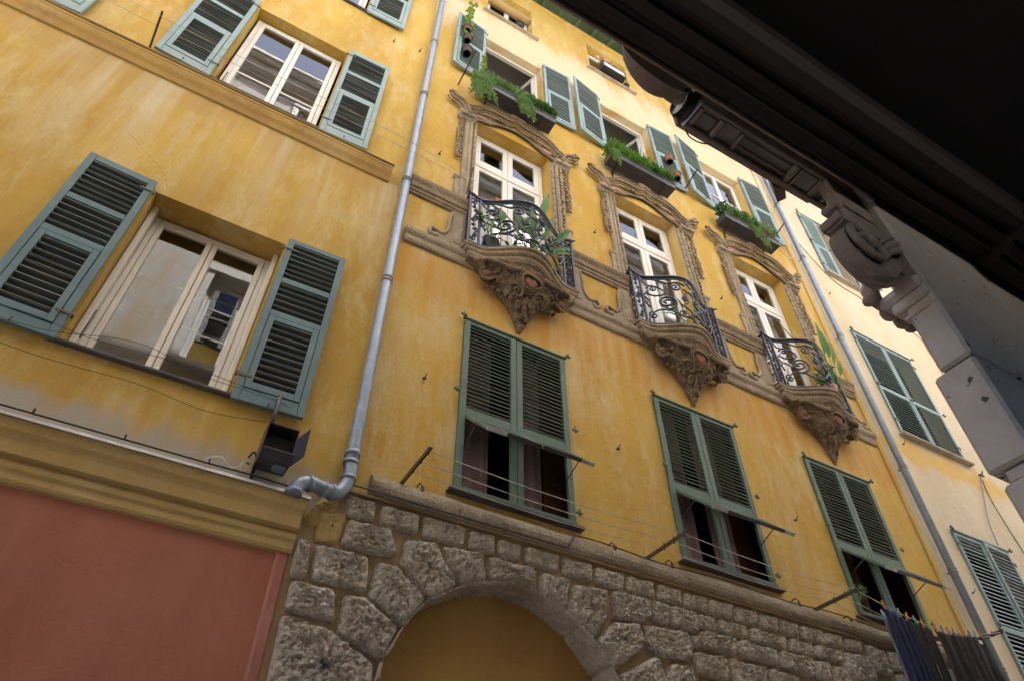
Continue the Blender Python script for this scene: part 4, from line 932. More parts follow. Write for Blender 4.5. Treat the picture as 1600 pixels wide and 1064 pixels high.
# =================================================================== DOWNPIPES
def downpipe(x, label, zt, zb, yc, dx=0.0, elbow=False, r=.052, collars=()):
    t = thing('downpipe', label, 'downpipe', (x, yc, zb))
    m = MB()
    if elbow:
        pts = [(x, yc, zt), (x, yc, 4.86), (x+.005, yc, 4.72)]
        q = catmull([(x+.005, yc, 4.78), (x+.005, yc-.01, 4.63), (x-.06, yc-.03, 4.49), (x-.17, yc-.06, 4.46), (x-.29, yc-.09, 4.46), (x-.375, yc-.11, 4.41), (x-.40, yc-.12, 4.33)], 8)
        m.tube(pts, r, 16); o = m.build('pipe', 'zinc', t); m = MB(); m.tube(q, r*1.04, 16); m.build('elbow', 'zinc', t)
        cl = MB()
        for (p0, p1) in (((x, yc, 4.90), (x, yc, 4.86)), ((x, yc, 4.81), (x, yc, 4.78)), ((x+.003, yc-.01, 4.655), (x+.003, yc-.012, 4.625)), ((x-.10, yc-.045, 4.466), (x-.125, yc-.05, 4.462)), ((x-.175, yc-.06, 4.458), (x-.19, yc-.065, 4.458)), ((x-.285, yc-.09, 4.458), (x-.31, yc-.095, 4.45)), ((x-.40, yc-.12, 4.345), (x-.40, yc-.12, 4.32))):
            cl.tube([p0, p1], r*1.22, 16); cl.cut()
        cl.pieces('collar', 'zinc', t)
    else:
        m.tube([(x, yc, zt), (x+dx, yc, zb)], r, 16); m.build('pipe', 'zinc', t)
    for z in collars:
        c = MB(); xx = x+dx*(zt-z)/(zt-zb)
        for dz in (0, .05): c.tube([(xx, yc, z+dz-.008), (xx, yc, z+dz+.008)], r*1.15, 16)
        c.tube([(xx, yc+.03, z+.025), (xx, .0, z+.025)], .01, 6); c.build('pipe_bracket', 'soffit_grey', t)
    return t
downpipe(1.165, 'left zinc downpipe with swan-neck elbow between amber and ochre house', 18.3, 4.3, -.085, elbow=True, collars=(8.90, 7.02, 11.2, 13.1, 15.2))
downpipe(9.42, 'right zinc downpipe running down beside the cream house wall', 18.5, 0.0, -.10, 0.03, collars=(7.55, 5.9, 10.35, 12.6, 14.5, 4.62))

# =================================================================== FOLIAGE
def leaf(mb, p, d, up, L, w, fold=.25):
    d = d.normalized(); s = d.cross(up)
    s = s.normalized() if s.length > 1e-4 else d.orthogonal().normalized()
    n = s.cross(d).normalized(); b = len(mb.v)
    pts = [p, p+d*L*.35+s*w+n*w*fold, p+d*L*.35-s*w+n*w*fold, p+d*L*.72+s*w*.7-n*L*.05+n*w*fold, p+d*L*.72-s*w*.7-n*L*.05+n*w*fold, p+d*L-n*L*.12, p+d*L*.35, p+d*L*.72-n*L*.05]
    mb.add(pts, [(0, 1, 6), (0, 6, 2), (1, 3, 7, 6), (6, 7, 4, 2), (3, 5, 7), (7, 5, 4)], False)
def rv(s=1.0): return Vector((rnd.uniform(-1, 1), rnd.uniform(-1, 1), rnd.uniform(-1, 1)))*s
def bush(mb, st, c, r, n, L, w, upb=.4):
    for _ in range(n):
        v = rv()
        while v.length > 1 or v.length < .05: v = rv()
        v = v*(.55+.45*rnd.random()); p = Vector(c)+Vector((v.x*r[0], v.y*r[1], v.z*r[2]))
        d = (v.normalized()+Vector((0, -.1, upb))+rv(.7)); leaf(mb, p, d, Vector((0, 0, 1)), L*rnd.uniform(.6, 1.2), w*rnd.uniform(.7, 1.2))
def grassy(mb, x0, x1, y0, y1, z, n, h, w, droop=.5):
    for _ in range(n):
        p = Vector((rnd.uniform(x0, x1), rnd.uniform(y0, y1), z)); hh = h*rnd.uniform(.5, 1.1); lean = Vector((rnd.uniform(-.5, .5), rnd.uniform(-.7, .3), 0))*hh
        pts = [p+lean*t*t*1.2+Vector((0, 0, hh*(t-droop*t*t))) for t in (0, .3, .6, .85, 1)]
        s = Vector((rnd.uniform(-1, 1), rnd.uniform(-1, 1), 0)).normalized()*w; b = []
        for t, q in zip((1, 1.1, .9, .6, .1), pts): b += [q-s*t, q+s*t]
        mb.add(b, [(2*i, 2*i+1, 2*i+3, 2*i+2) for i in range(4)])
def trail(mb, st, p0, length, n, L, w, spread=.06):
    """hanging stems with leaves"""
    p = Vector(p0); pts = [p.copy()]; d = Vector((rnd.uniform(-.3, .3), -.35, -.3))
    for i in range(12):
        d = d*.75+Vector((rnd.uniform(-.25, .25), rnd.uniform(-.12, .10), -.9))*.35; p = p+d.normalized()*length/12; pts.append(p.copy())
        if p.y > -.04: p.y = -.04
    st.tube(pts, .003, 4)
    for _ in range(n):
        i = rnd.randrange(1, 12); q = pts[i].lerp(pts[i+1] if i < 12 else pts[i], rnd.random())+rv(spread*.3); leaf(mb, q, rv()+Vector((0, -.3, .2)), Vector((0, 0, 1)), L*rnd.uniform(.6, 1.2), w)
def planter_box(t, x0, x1, y0, y1, z0, z1, mat='planter'):
    m = MB(); th = .012
    m.box(x0, x1, y0, y0+th, z0, z1, None, .003); m.box(x0, x1, y1-th, y1, z0, z1, None, .003); m.box(x0, x0+th, y0+th, y1-th, z0, z1, None, .003); m.box(x1-th, x1, y0+th, y1-th, z0, z1, None, .003)
    m.box(x0+th, x1-th, y0+th, y1-th, z0+.002, z0+.02); m.box(x0-.012, x1+.012, y0-.012, y0-.001, z1-.02, z1+.006, None, .003); o = m.build('box', mat, t)
    s = MB(); s.box(x0+th+.001, x1-th-.001, y0+th+.001, y1-th-.001, z0+.03, z1-.03); s.build('soil', 'roombrown', t); return o
planters = []
for i, (x0, x1, lab) in enumerate(((1.98, 3.36, 'dark window box with long trailing grey-green plants, above the leftmost balcony window'), (4.50, 5.88, 'dark window box full of bright green plants, above the middle balcony window'), (7.05, 8.42, 'dark window box with one hanging creeper, above the rightmost balcony window'))):
    t = thing('window_planter', lab, 'planter', ((x0+x1)/2, -.15, 12.14), 'window boxes under the third floor windows'); planters.append(t)
    y0, y1, z0, z1 = -.30, -.06, 12.12, 12.27; planter_box(t, x0, x1, y0, y1, z0, z1)
    br = MB()
    for xx in (x0+.2, x1-.2): br.box(xx-.015, xx+.015, y0, .0, z0-.018, z0-.003); br.box(xx-.015, xx+.015, -.02, -.003, z0-.25, z0-.018); br.cut()
    br.pieces('bracket', 'bracket', t)
    A, B, C_, st = MB(), MB(), MB(), MB()
    if i == 0:
        for k in range(9): bush(A, st, (x0+.05+k*.12, -.22, 12.46+rnd.uniform(-.03, .06)), (.12, .13, .16), 230, .065, .0105)
        for k in range(5): bush(C_, st, (x1-.50+k*.11, -.24, 12.43+.02*rnd.random()), (.11, .14, .14), 300, .05, .016)
        bush(B, st, (x0+.22, -.15, 12.56), (.16, .1, .12), 60, .08, .02)
        grassy(A, x0+.7, x1-.3, -.28, -.08, 12.25, 60, .34, .005)
        for k in range(16): trail(A, st, (x0-.02+rnd.uniform(-.12, .12), -.28, 12.36), rnd.uniform(.5, 1.15), 110, .06, .011)
        for k in range(13): trail(A, st, (x0+.74+rnd.uniform(-.14, .14), -.31, 12.32), rnd.uniform(.3, .72), 100, .06, .012)
        for k in range(8): trail(A, st, (x0+.1+rnd.uniform(-.2, .25), -.31, 12.33), rnd.uniform(.15, .3), 40, .05, .009)
    elif i == 1:
        for k in range(8): bush(B, st, (x0+.05+k*.17, -.24, 12.43+rnd.uniform(-.03, .05)), (.13, .16, .17), 300, .07, .012)
        grassy(B, x0, x1-.4, -.30, -.06, 12.25, 420, .40, .008)
        for k in range(4): bush(C_, st, (x1-.42+k*.12, -.24, 12.42), (.10, .14, .17), 280, .052, .017)
        for k in range(9): trail(A, st, (x0+.05+rnd.uniform(-.06, .05), -.30, 12.28), rnd.uniform(.2, .55), 80, .055, .011)
    else:
        for k in range(8): bush(A if k % 2 else C_, st, (x0+.02+k*.13, -.24, 12.43+rnd.uniform(-.03, .06)), (.12, .15, .17), 260, .052, .015)
        for k in range(3): bush(A, st, (x1-.38+k*.12, -.25, 12.42), (.11, .15, .15), 240, .052, .016)
        for k in range(12): trail(A, st, (x0+.72+rnd.uniform(-.1, .1), -.31, 12.3), rnd.uniform(.3, .85), 55, .045, .009)
        fl = MB()
        for _ in range(16): fl.ell((x1-.3+rnd.uniform(-.12, .14), -.30+rnd.uniform(-.06, .05), 12.38+rnd.uniform(-.08, .1)), .014, .014, .012, 6, 4)
        fl.build('blossom', 'magenta', t)
    A.build('trailing_foliage', 'leaf1', t); C_.build('foliage', 'leaf3', t)
    if B.v: B.build('tall_foliage', 'leaf2', t)
    if st.v: st.build('stem', 'leaf1', t)
# strelitzias on the balconies
def bigleaf(mb, st, base, tip, w, bend=.1):
    base = Vector(base); tip = Vector(tip); d = tip-base; a = base+d*.55; n = 12
    side = d.cross(Vector((rnd.uniform(-.5, .5), -1, .3))).normalized(); nn = side.cross(d).normalized()
    st.tube([base, base+d*.3+nn*bend*.2, a], [.008, .007, .006], 6)
    L = []; Cc = []; Rr = []
    for i in range(n+1):
        t = i/n; p = a+(tip-a)*t+nn*(-bend*t*t); wd = w*math.sin(math.pi*(.04+.96*t)**.8)**.8 if t < .999 else .002
        wd *= 1+.08*math.sin(t*23)
        L.append(p-side*wd+nn*wd*.35); Cc.append(p); Rr.append(p+side*wd+nn*wd*.35)
    mb.loft([[l, c_, r] for l, c_, r in zip(L, Cc, Rr)], smooth=False)
def strel(cx, label, tips, small=0, flower=None, pc=(0, 0), pots=2):
    t = thing('potted_plant', label, 'plant', (cx, -.2, 8.21))
    m = MB(); m.lathe([(.07, 8.215), (.08, 8.23), (.095, 8.36), (.105, 8.37), (.105, 8.40), (.09, 8.40), (.08, 8.36)], (cx, -.14, 0), 18); m.build('pot', 'potblack', t)
    a, st = MB(), MB()
    for (x, y, z, w) in tips: bigleaf(a, st, (cx+rnd.uniform(-.05, .05), -.19+rnd.uniform(-.04, .04), 8.42), (x, y, z), w, rnd.uniform(.02, .12))
    for _ in range(small):
        x = cx+rnd.uniform(-.42, .42); bigleaf(a, st, (cx+rnd.uniform(-.08, .08), -.19+rnd.uniform(-.04, .04), 8.42), (x, -.2+rnd.uniform(-.16, .12), rnd.uniform(8.6, 9.15)), rnd.uniform(.03, .055), .1)
    a.build('broad_leaves', 'banana', t); st.build('stem', 'leaf2', t)
    if flower:
        f = MB(); q = Vector(flower)
        for k in range(6): leaf(f, q, Vector((rnd.uniform(-.6, .8), -.2, rnd.uniform(.3, 1))), Vector((0, -1, 0)), .09, .012)
        f.build('flower', 'orangeflower', t)
    return t
strel(2.86, 'large broad-leaved plant bursting over the railing of the leftmost balcony', [(3.16, -.26, 9.98, .055), (3.28, -.2, 9.62, .045), (2.90, -.26, 9.68, .055), (2.98, -.2, 9.42, .045), (2.62, -.22, 9.40, .05), (3.38, -.40, 9.06, .05), (3.36, -.42, 8.55, .045), (3.0, -.3, 9.3, .05), (2.45, -.2, 9.2, .045), (2.3, -.18, 9.05, .05), (3.42, -.36, 8.78, .04), (2.78, -.3, 9.2, .045), (3.10, -.34, 8.95, .045)], 12, (2.37, -.2, 9.22))
strel(2.32, 'low leafy plant in a pot at the left end of the leftmost balcony', [(2.15, -.16, 9.0, .05), (2.3, -.2, 8.9, .05), (2.48, -.24, 8.75, .045)], 6)
strel(8.36, 'upright spear-leaved plant at the right of the rightmost balcony', [(8.50, -.30, 10.12, .05), (8.62, -.27, 10.02, .045), (8.68, -.30, 9.82, .055), (8.36, -.25, 9.75, .045), (7.50, -.22, 9.75, .045), (7.9, -.25, 9.35, .04), (8.62, -.34, 9.3, .045), (8.1, -.4, 9.1, .04)], 10)
strel(5.42, 'small dark plant standing behind the middle balcony railing', [(5.32, -.2, 9.05, .03), (5.55, -.2, 8.95, .035)], 5)
# reddish bark pot plant
t = thing('potted_plant', 'trailing reddish potted plant on the rightmost balcony floor', 'plant', (8.0, -.3, 8.21)); m = MB(); m.lathe([(.1, 8.215), (.13, 8.4), (.12, 8.4)], (8.02, -.28, 0), 16); m.build('pot', 'terracotta', t)
a, st = MB(), MB(); bush(a, st, (8.02, -.28, 8.47), (.2, .1, .1), 160, .05, .012); a.build('foliage', 'leaf3', t)
# clay pots hung on the shutters
def hung_pot(x, y, z, label, mat, leafm, lf, r=.085, rim='pot', group=None, tall=.0):
    t = thing('hanging_pot', label, 'flower pot', (x, y, z), group)
    m = MB(); m.lathe([(r*.62, -r*.8), (r*.66, -r*.78), (r*.9, r*.55), (r*1.02, r*.56), (r*1.02, r*.8), (r*.9, r*.8), (r*.85, r*.5)], (x, y, z), 18); m.build('pot', mat, t)
    g = MB(); g.lathe([(r*.6, -r*.86), (r*.75, -r*.84), (r*.78, -r*.6), (r*.7, -r*.62)], (x, y, z), 16); g.build('saucer', 'potblack', t)
    h = MB(); h.tube([(x+r*1.03*math.cos(a_), y+r*1.03*math.sin(a_), z+r*.5) for a_ in [2*math.pi*k/16 for k in range(17)]]+[(x, y+r, z+r*.5), (x, y+r+.03, z+r*1.4)], .004, 5); h.build('wire_ring', 'darkwire', t)
    if lf:
        a, st = MB(), MB()
        for _ in range(lf): leaf(a, Vector((x, y, z+r*.8))+Vector((rnd.uniform(-.09, .09), rnd.uniform(-.06, .06), rnd.uniform(0, .13))), rv()+Vector((0, 0, .8)), Vector((0, 0, 1)), .06, .02)
        if tall:
            for s in range(3):
                p = Vector((x, y, z+r)); pts = [p.copy()]; d = Vector((rnd.uniform(-.1, .12), -.05, 1))
                for k in range(9): d = d*.8+Vector((rnd.uniform(-.16, .16), rnd.uniform(-.08, .06), .25)); p = p+d.normalized()*tall/9; pts.append(p.copy())
                st.tube(pts, .0035, 4)
                for k in range(22): leaf(a, pts[rnd.randrange(2, 10)]+rv(.025), rv(), Vector((0, 0, 1)), .07, .025)
            st.build('stem', 'leaf4', t)
        a.build('foliage', leafm, t)
    return t
hung_pot(1.72, -.19, 13.22, 'lowest and barest of three dark pots hung on the top left pale shutter', 'potbrown', 'leaf4', 4, .095)
hung_pot(1.70, -.19, 13.72, 'middle of three dark pots hung on the top left pale shutter', 'potbrown', 'leaf4', 26, .085)
hung_pot(1.68, -.19, 14.12, 'topmost of three dark pots on the top left shutter, with a tall yellow-green creeper', 'potbrown', 'leaf4', 40, .085, tall=1.1)
hung_pot(6.12, -.17, 13.50, 'upper terracotta pot hung on a pale shutter left of the last third floor window', 'terracotta', 'leaf3', 0, .095)
hung_pot(6.18, -.17, 12.95, 'lower terracotta pot hung on a pale shutter left of the last third floor window', 'terracotta', 'leaf3', 0, .095)
hung_pot(2.86, -.02, 16.22, 'small black pot standing in the top left attic window', 'potblack', 'leaf4', 10, .10)
hung_pot(5.62, -.02, 16.40, 'small black pot at the right corner of the flowered attic window', 'potblack', 'leaf4', 0, .07)
t = thing('window_planter', 'white-fronted flower box with magenta blossoms in the small attic window under the eave', 'planter', (5.1, -.08, 16.4))
planter_box(t, 4.86, 5.48, -.20, -.02, 16.34, 16.56, 'potblack'); m = MB(); m.box(4.90, 5.44, -.206, -.2015, 16.37, 16.53, None, .002); m.build('front_panel', 'offwhite', t)
a, f, g = MB(), MB(), MB(); bush(a, g, (5.1, -.1, 16.64), (.36, .1, .12), 200, .05, .014)
for _ in range(40): f.ell((5.0+rnd.uniform(-.15, .35), -.14+rnd.uniform(-.06, .06), 16.66+rnd.uniform(-.1, .16)), .02, .02, .016, 6, 4)
for _ in range(16): g.ell((5.1+rnd.uniform(-.4, .45), -.14+rnd.uniform(-.06, .06), 16.7+rnd.uniform(-.15, .12)), .02, .02, .02, 6, 4)
a.build('foliage', 'leaf4', t); f.build('blossom', 'magenta', t); g.build('white_blossom', 'offwhite', t)
t = thing('creeper', 'pale green creeper at the left jamb of the first open third floor window', 'plant', (2.02, -.08, 12.8)); a, st = MB(), MB()
for k in range(5): trail(a, st, (2.05+rnd.uniform(-.03, .03), -.13, 13.55), .7, 14, .05, .016)
a.build('foliage', 'leaf4', t); st.build('stem', 'leaf4', t)

# =================================================================== LINES, BRACKETS, LAUNDRY
BR = [(1.63, 'leftmost clothes-line iron bracket, above the arch'), (4.18, 'iron line bracket below and left of the middle green shutters'), (6.45, 'iron line bracket with dry sprigs, below and left of the third green shutters'), (9.20, 'iron line bracket at the end of the laundry, beside the right downpipe')]
for x, lab in BR:
    t = thing('line_bracket', lab, 'bracket', (x, 0, 4.78), 'clothes-line brackets above the stone band'); m = MB()
    z = 4.79 if x < 9 else 4.97; e = -.60 if x < 9 else -.46
    m.box(x-.018, x+.018, e, 0, z, z+.006); m.box(x-.018, x-.012, e, 0, z-.036, z-.001); m.build('angle_iron', 'bracket', t)
    b = MB()
    for k in (.28, .42, .56): b.tube([(x, -k*(e/-.6), z-.04), (x, -k*(e/-.6), z+.03)], .006, 6); b.cut()
    b.pieces('bolt', 'darkwire', t)
a = MB(); bush(a, a, (6.5, -.55, 4.78), (.07, .07, .06), 90, .06, .004, 0); tagp(a.build('dry_sprig', 'leaf1', None, loc=(6.5, -.55, 4.78)), 'tuft of dry sprigs tied to the third line bracket', 'plant')
for k, (yy, lab) in enumerate(((-.22, 'pale clothes line nearest the wall, strung between the iron brackets'), (-.38, 'middle pale clothes line strung between the iron brackets'), (-.54, 'outermost pale clothes line, carrying the dark laundry'))):
    m = MB(); pts = []
    for i in range(3):
        xa, xb = BR[i][0], BR[i+1][0]; za = 4.80; zb = 4.80 if i < 2 else 4.95
        ya = yy; yb = yy if i < 2 else yy*.78
        for j in range(12):
            s = j/12; pts.append((xa+(xb-xa)*s, ya+(yb-ya)*s, za+(zb-za)*s-(.05 if i < 2 else .19)*math.sin(math.pi*s)))
    pts.append((9.2, yy*.78, 4.95)); m.tube(pts, .0042, 5); tagp(m.build('clothes_line', 'wire', None, loc=(5.4, yy, 4.8)), lab, 'clothes line')
def lz(x):
    s = (x-6.45)/(9.2-6.45); return 4.80+.15*s-.19*math.sin(math.pi*s), -.54+.12*s
def garment(x0, x1, drop, mat, label, name, cat, split=None, off=0.0, taper=0.0, folds=.02, seed=0):
    t = MB(); nx, nz_ = 26, 22
    def sheet(a0, a1, b0, b1, zd, y_o):
        rg = []
        for j in range(nz_+1):
            v = j/nz_; row = []
            for i in range(nx+1):
                u = i/nx; xa = a0+(a1-a0)*u; xb = b0+(b1-b0)*u; x = xa*(1-v)+xb*v; zt, yt = lz(xa); sag = .02*math.sin(math.pi*u)*(1-v)
                amp = folds*(.25+.75*v); f = math.sin(u*13+seed+1.5*noise.noise(Vector((u*3, v*1.5, seed))))*amp+noise.noise(Vector((u*4, v*2, seed+5)))*amp
                row.append((x+.01*noise.noise(Vector((u*3, v*4, seed))), yt+y_o+f, zt-.01-sag-v*zd+.02*noise.noise(Vector((u*5, 0, seed)))*v))
            rg.append(row)
        t.loft(rg)
    if split:
        mid = (x0+x1)/2
        sheet(x0, mid, x0+taper*.2, mid-.03, drop, off); sheet(mid, x1, mid+.03, x1-taper*.2, drop*.985, off+.01)
    else: sheet(x0, x1, x0+taper, x1-taper, drop, off)
    o = t.build(name, mat, None, loc=((x0+x1)/2, -.5, lz(x0)[0]-drop))
    md = o.modifiers.new('cloth thickness', 'SOLIDIFY'); md.thickness = .004
    return tagp(o, label, cat)
garment(6.86, 7.30, 1.05, 'navy', 'long navy trousers, first garment at the left end of the laundry', 'trousers', 'trousers', True, 0, .1, .03, 1)
garment(6.90, 7.0, 1.12, 'blue', 'pale grey-blue cloth edge hanging behind the navy trousers', 'cloth', 'cloth', None, .06, 0, .01, 2)
garment(7.27, 7.66, 1.0, 'blackcloth', 'black trousers hanging second along the line', 'trousers', 'trousers', True, .01, .08, .03, 3)
garment(7.62, 7.72, .95, 'blue', 'narrow pale strip of cloth between the black trousers and the black skirt', 'cloth', 'cloth', None, .05, 0, .008, 4)
garment(7.69, 8.08, .9, 'blackcloth', 'black skirt pegged in the middle of the laundry line', 'skirt', 'clothing', None, 0, -.02, .035, 5)
garment(8.05, 8.38, .85, 'dotted', 'dark dotted garment hanging right of the black skirt', 'dress', 'clothing', None, -.01, -.04, .035, 6)
garment(8.30, 8.38, .6, 'blue', 'small pale cloth showing behind the dotted garment', 'cloth', 'cloth', None, .06, 0, .008, 8)
garment(8.37, 8.76, .8, 'blackcloth', 'black garment with a white tag, last at the right end of the laundry', 'shirt', 'clothing', None, 0, -.03, .03, 7)
z_, y_ = lz(8.5); m = MB(); m.box(8.47, 8.53, y_-.045, y_-.040, z_-.12, z_-.08); tagp(m.build('cloth_tag', 'offwhite', None, loc=(8.5, y_, z_)), 'small white tag on the last black garment of the laundry', 'tag')
pegs = [(6.88, 'orange'), (7.05, 'pegblue'), (7.12, 'peggreen'), (7.24, 'orange'), (7.38, 'peggreen'), (7.5, 'orange'), (7.62, 'peggreen'), (7.72, 'orange'), (7.86, 'pegblue'), (7.98, 'orange'), (8.08, 'pegblue'), (8.2, 'orange'), (8.3, 'orange'), (8.42, 'pegblue'), (8.55, 'peggreen'), (8.66, 'orange')]
CN = {'orange': 'orange', 'pegblue': 'blue', 'peggreen': 'green'}
for i, (x, c) in enumerate(pegs):
    z, y = lz(x); m = MB(); T = Matrix.Translation((x, y, z)) @ Matrix.Rotation(rnd.uniform(-.35, .35), 4, 'Y') @ Matrix.Rotation(rnd.uniform(-.2, .2), 4, 'Z')
    for s in (-1, 1):
        T2 = T @ Matrix.Rotation(s*.10, 4, 'X'); m.box(-.007, .007, s*.004, s*.011, -.045, .05, T2, .002)
    m.tube([T @ Vector((0, -.012, 0)), T @ Vector((0, .012, 0))], .005, 5)
    prev = [k for k in pegs[:i] if k[1] == c]; o = ('first', 'second', 'third', 'fourth', 'fifth', 'sixth', 'seventh', 'eighth')[len(prev)]
    tagp(m.build('clothes_peg', c, None, loc=(x, y, z)), '%s %s clothes peg from the left on the laundry line' % (o, CN[c]), 'clothes peg', 'clothes pegs on the laundry line')
# cable along the stone band, with hooks
m = MB(); pts = []
for i in range(81):
    x = 1.2+i*.1; pts.append((x, -.105-.01*math.sin(x*3), 4.62 if x < 2.2 else 4.80+.02*math.sin(x*2.7)-(.05 if 4.2 < x < 5.9 else 0)))
pts = [(p[0], -.11, 4.59) if p[0] < 3.3 else (p[0], -.09, 4.745+.015*math.sin(p[0]*4)) for p in pts]
m.tube(pts, .007, 5); tagp(m.build('cable', 'darkwire', None, loc=(5.2, -.1, 4.7)), 'black cable clipped along the stone band under the green shutters', 'cable')
for j, (x, z, l) in enumerate(((1.78, 4.81, 'between the leftmost bracket and the first green shutters'), (3.74, 4.80, 'just right of the first green shutters'), (4.42, 4.80, 'just right of the second line bracket'), (6.12, 4.80, 'just right of the second green shutters'), (6.9, 4.78, 'just left of the third green shutters'))):
    m = MB(); m.tube([(x, 0, z+.01), (x, -.06, z+.015), (x+.01, -.075, z-.01), (x+.02, -.07, z-.07), (x+.035, -.068, z-.075)], .007, 5); m.box(x+.01, x+.035, -.08, -.062, z-.07, z-.015, None, .003)
    tagp(m.build('wall_hook', 'bracket', None, loc=(x, 0, z)), 'small metal pulley hook in the wall %s' % l, 'hook', 'pulley hooks along the stone band')
# rods higher up
for (x, z, y1, z1, lab, nm) in ((-1.9, 9.10, -.44, 9.36, 'black upright line rod standing on the string course of the amber house', 'line_rod'), (1.70, 12.30, -.62, 12.35, 'dark line rod below the shutter with the three pots', 'line_rod'), (1.985, 9.18, -.2, 9.75, 'dark rod leaning beside the leftmost balcony window', 'line_rod'), (6.45, 12.85, -.48, 13.02, 'dark line rod crossing the shutter with the terracotta pots', 'line_rod'), (8.75, 12.85, -.40, 12.98, 'dark line rod right of the rightmost window box', 'line_rod'), (6.15, 17.0, -.35, 17.1, 'thin dark rod on the wall right of the flowered attic window', 'line_rod')):
    m = MB(); m.box(x-.012, x+.012, -.012, .012, 0, 1, Matrix.Identity(4)); v = Vector((x, y1, z1))-Vector((x, 0, z)); o_ = MB()
    o_.tube([(x, 0, z), (x, y1, z1)], .014, 4); b = tagp(o_.build(nm, 'dark_metal', None, loc=(x, 0, z)), lab, 'rod')
# wires over the amber house
def wire(pts, lab, r=.003, mat='darkwire', k=8):
    m = MB(); m.tube(catmull(pts, k), r, 4); return tagp(m.build('wire', mat, None, loc=pts[0]), lab, 'wire')
wire([(-3.0, -.3, 9.30), (-1.9, -.3, 9.28), (-.6, -.3, 9.26), (.9, -.28, 9.28), (2.0, -.2, 9.40)], 'upper thin wire stretched across the upper window of the amber house', .0028, 'wire')
wire([(-3.0, -.42, 9.30), (-1.9, -.42, 9.28), (-.6, -.42, 9.24), (.9, -.40, 9.28), (2.0, -.25, 9.36)], 'lower thin wire stretched across the upper window of the amber house', .0028, 'wire')
wire([(-1.9, -.10, 5.16), (-1.3, -.16, 5.15), (-.9, -.2, 5.08), (-.3, -.22, 5.10), (.2, -.16, 5.13), (.55, -.10, 5.14)], 'dark wire sagging in front of the big lower window', .0024)
wire([(-1.9, -.10, 5.12), (-1.2, -.2, 5.02), (-.6, -.22, 5.16), (-.1, -.22, 5.06), (.3, -.16, 5.10), (.6, -.10, 5.12)], 'second dark wire crossing the sill of the big lower window', .0022)
wire([(-1.9, -.03, 5.0), (-1.2, -.04, 4.92), (-.5, -.03, 4.95), (0, -.03, 4.90), (.46, -.04, 4.96)], 'thin brown wire sagging on the wall below the big lower window', .0024)
m = MB(); q = [(x_*.1-3, -.193, 4.378) for x_ in range(0, 33)]+[(.5, -.15, 4.41), (.75, -.12, 4.42)]; m.tube(q, .0065, 6)
for k in range(6): m.box(-2.6+k*.55, -2.588+k*.55, -.205, -.18, 4.378, 4.412)
tagp(m.build('cable', 'darkwire', None, loc=(-1, -.19, 4.4)), 'black cable clipped along the zinc flashing of the shop cornice', 'cable')
wire([(.12, -.17, 4.42), (.22, -.2, 4.45), (.30, -.17, 4.41), (.36, -.16, 4.43), (.40, -.07, 4.42)], 'loose white wire tangled on the cornice beside the junction box', .005, 'offwhite', 6)
# junction box and floodlight
t = thing('junction_box', 'beige electrical junction box on the amber wall beside the floodlight', 'box', (.42, 0, 4.4)); m = MB(); m.box(.37, .46, -.075, 0, 4.41, 4.57, None, .008); m.build('case', 'beige', t)
m = MB(); m.box(.375, .455, -.085, -.076, 4.415, 4.455, None, .004); m.build('lid', 'beige', t); m = MB(); m.box(.465, .485, -.04, 0, 4.28, 4.60, None, .003); m.build('conduit', 'navybox', t); m = MB(); m.box(.405, .43, -.079, -.0755, 4.53, 4.545); m.build('catch', 'darkwire', t)
t = thing('floodlight', 'black floodlight with open barn doors on a short pole, right of the big lower window', 'floodlight', (.55, 0, 4.5))
m = MB(); m.tube([(.49, -.115, 4.80), (.49, -.115, 5.20)], .018, 10); m.tube([(.49, 0, 4.98), (.49, -.115, 4.98)], .012, 6); m.build('pole', 'dark_metal', t)
FT = Matrix.Translation((.57, -.17, 4.66)) @ Matrix.Rotation(R_(8), 4, 'X')
m = MB(); hw, hh, hd = .115, .15, .10
# open housing: back, four sides
m.box(-hw, hw, hd-.01, hd, -hh, hh, FT); m.box(-hw, -hw+.006, -hd, hd-.011, -hh, hh, FT); m.box(hw-.006, hw, -hd, hd-.011, -hh, hh, FT); m.box(-hw+.007, hw-.007, -hd, hd-.011, hh-.006, hh, FT); m.box(-hw+.007, hw-.007, -hd*.4, hd-.011, -hh, -hh+.006, FT)
m.build('housing', 'navybox', t)
m = MB(); m.box(-hw+.01, hw-.01, .03, .036, -hh+.02, hh-.03, FT); m.build('reflector', 'dark_metal', t)
m = MB(); T2 = FT @ Matrix.Translation((hw, -hd, 0)) @ Matrix.Rotation(R_(28), 4, 'Z'); m.add([tuple(T2 @ Vector(p)) for p in ((.002, 0, -hh*.95), (.002, 0, hh*.6), (.004, -.11, hh*.95), (.004, -.12, -hh*.6), (.009, 0, -hh*.95), (.009, 0, hh*.6), (.011, -.11, hh*.95), (.011, -.12, -hh*.6))], [(0, 1, 2, 3), (4, 7, 6, 5), (0, 4, 5, 1), (1, 5, 6, 2), (2, 6, 7, 3), (3, 7, 4, 0)])
T2 = FT @ Matrix.Translation((0, -hd, -hh)) @ Matrix.Rotation(R_(-40), 4, 'X'); m.box(-hw, hw, -.10, -.002, -.006, 0, T2); m.build('barn_door', 'navybox', t)
m = MB(); m.box(.01, .09, -.10, -.02, -hh-.035, -hh-.012, FT)
for k in range(6): m.box(.01+k*.014, .015+k*.014, -.02, .0, -hh-.03, -hh-.002, FT)
m.build('ballast_fins', 'shut_blue', t); m = MB(); m.tube(catmull([(.455, -.1, 4.60), (.43, -.1, 4.63), (.41, -.05, 4.60)], 5), .007, 6); m.build('lead', 'darkwire', t)
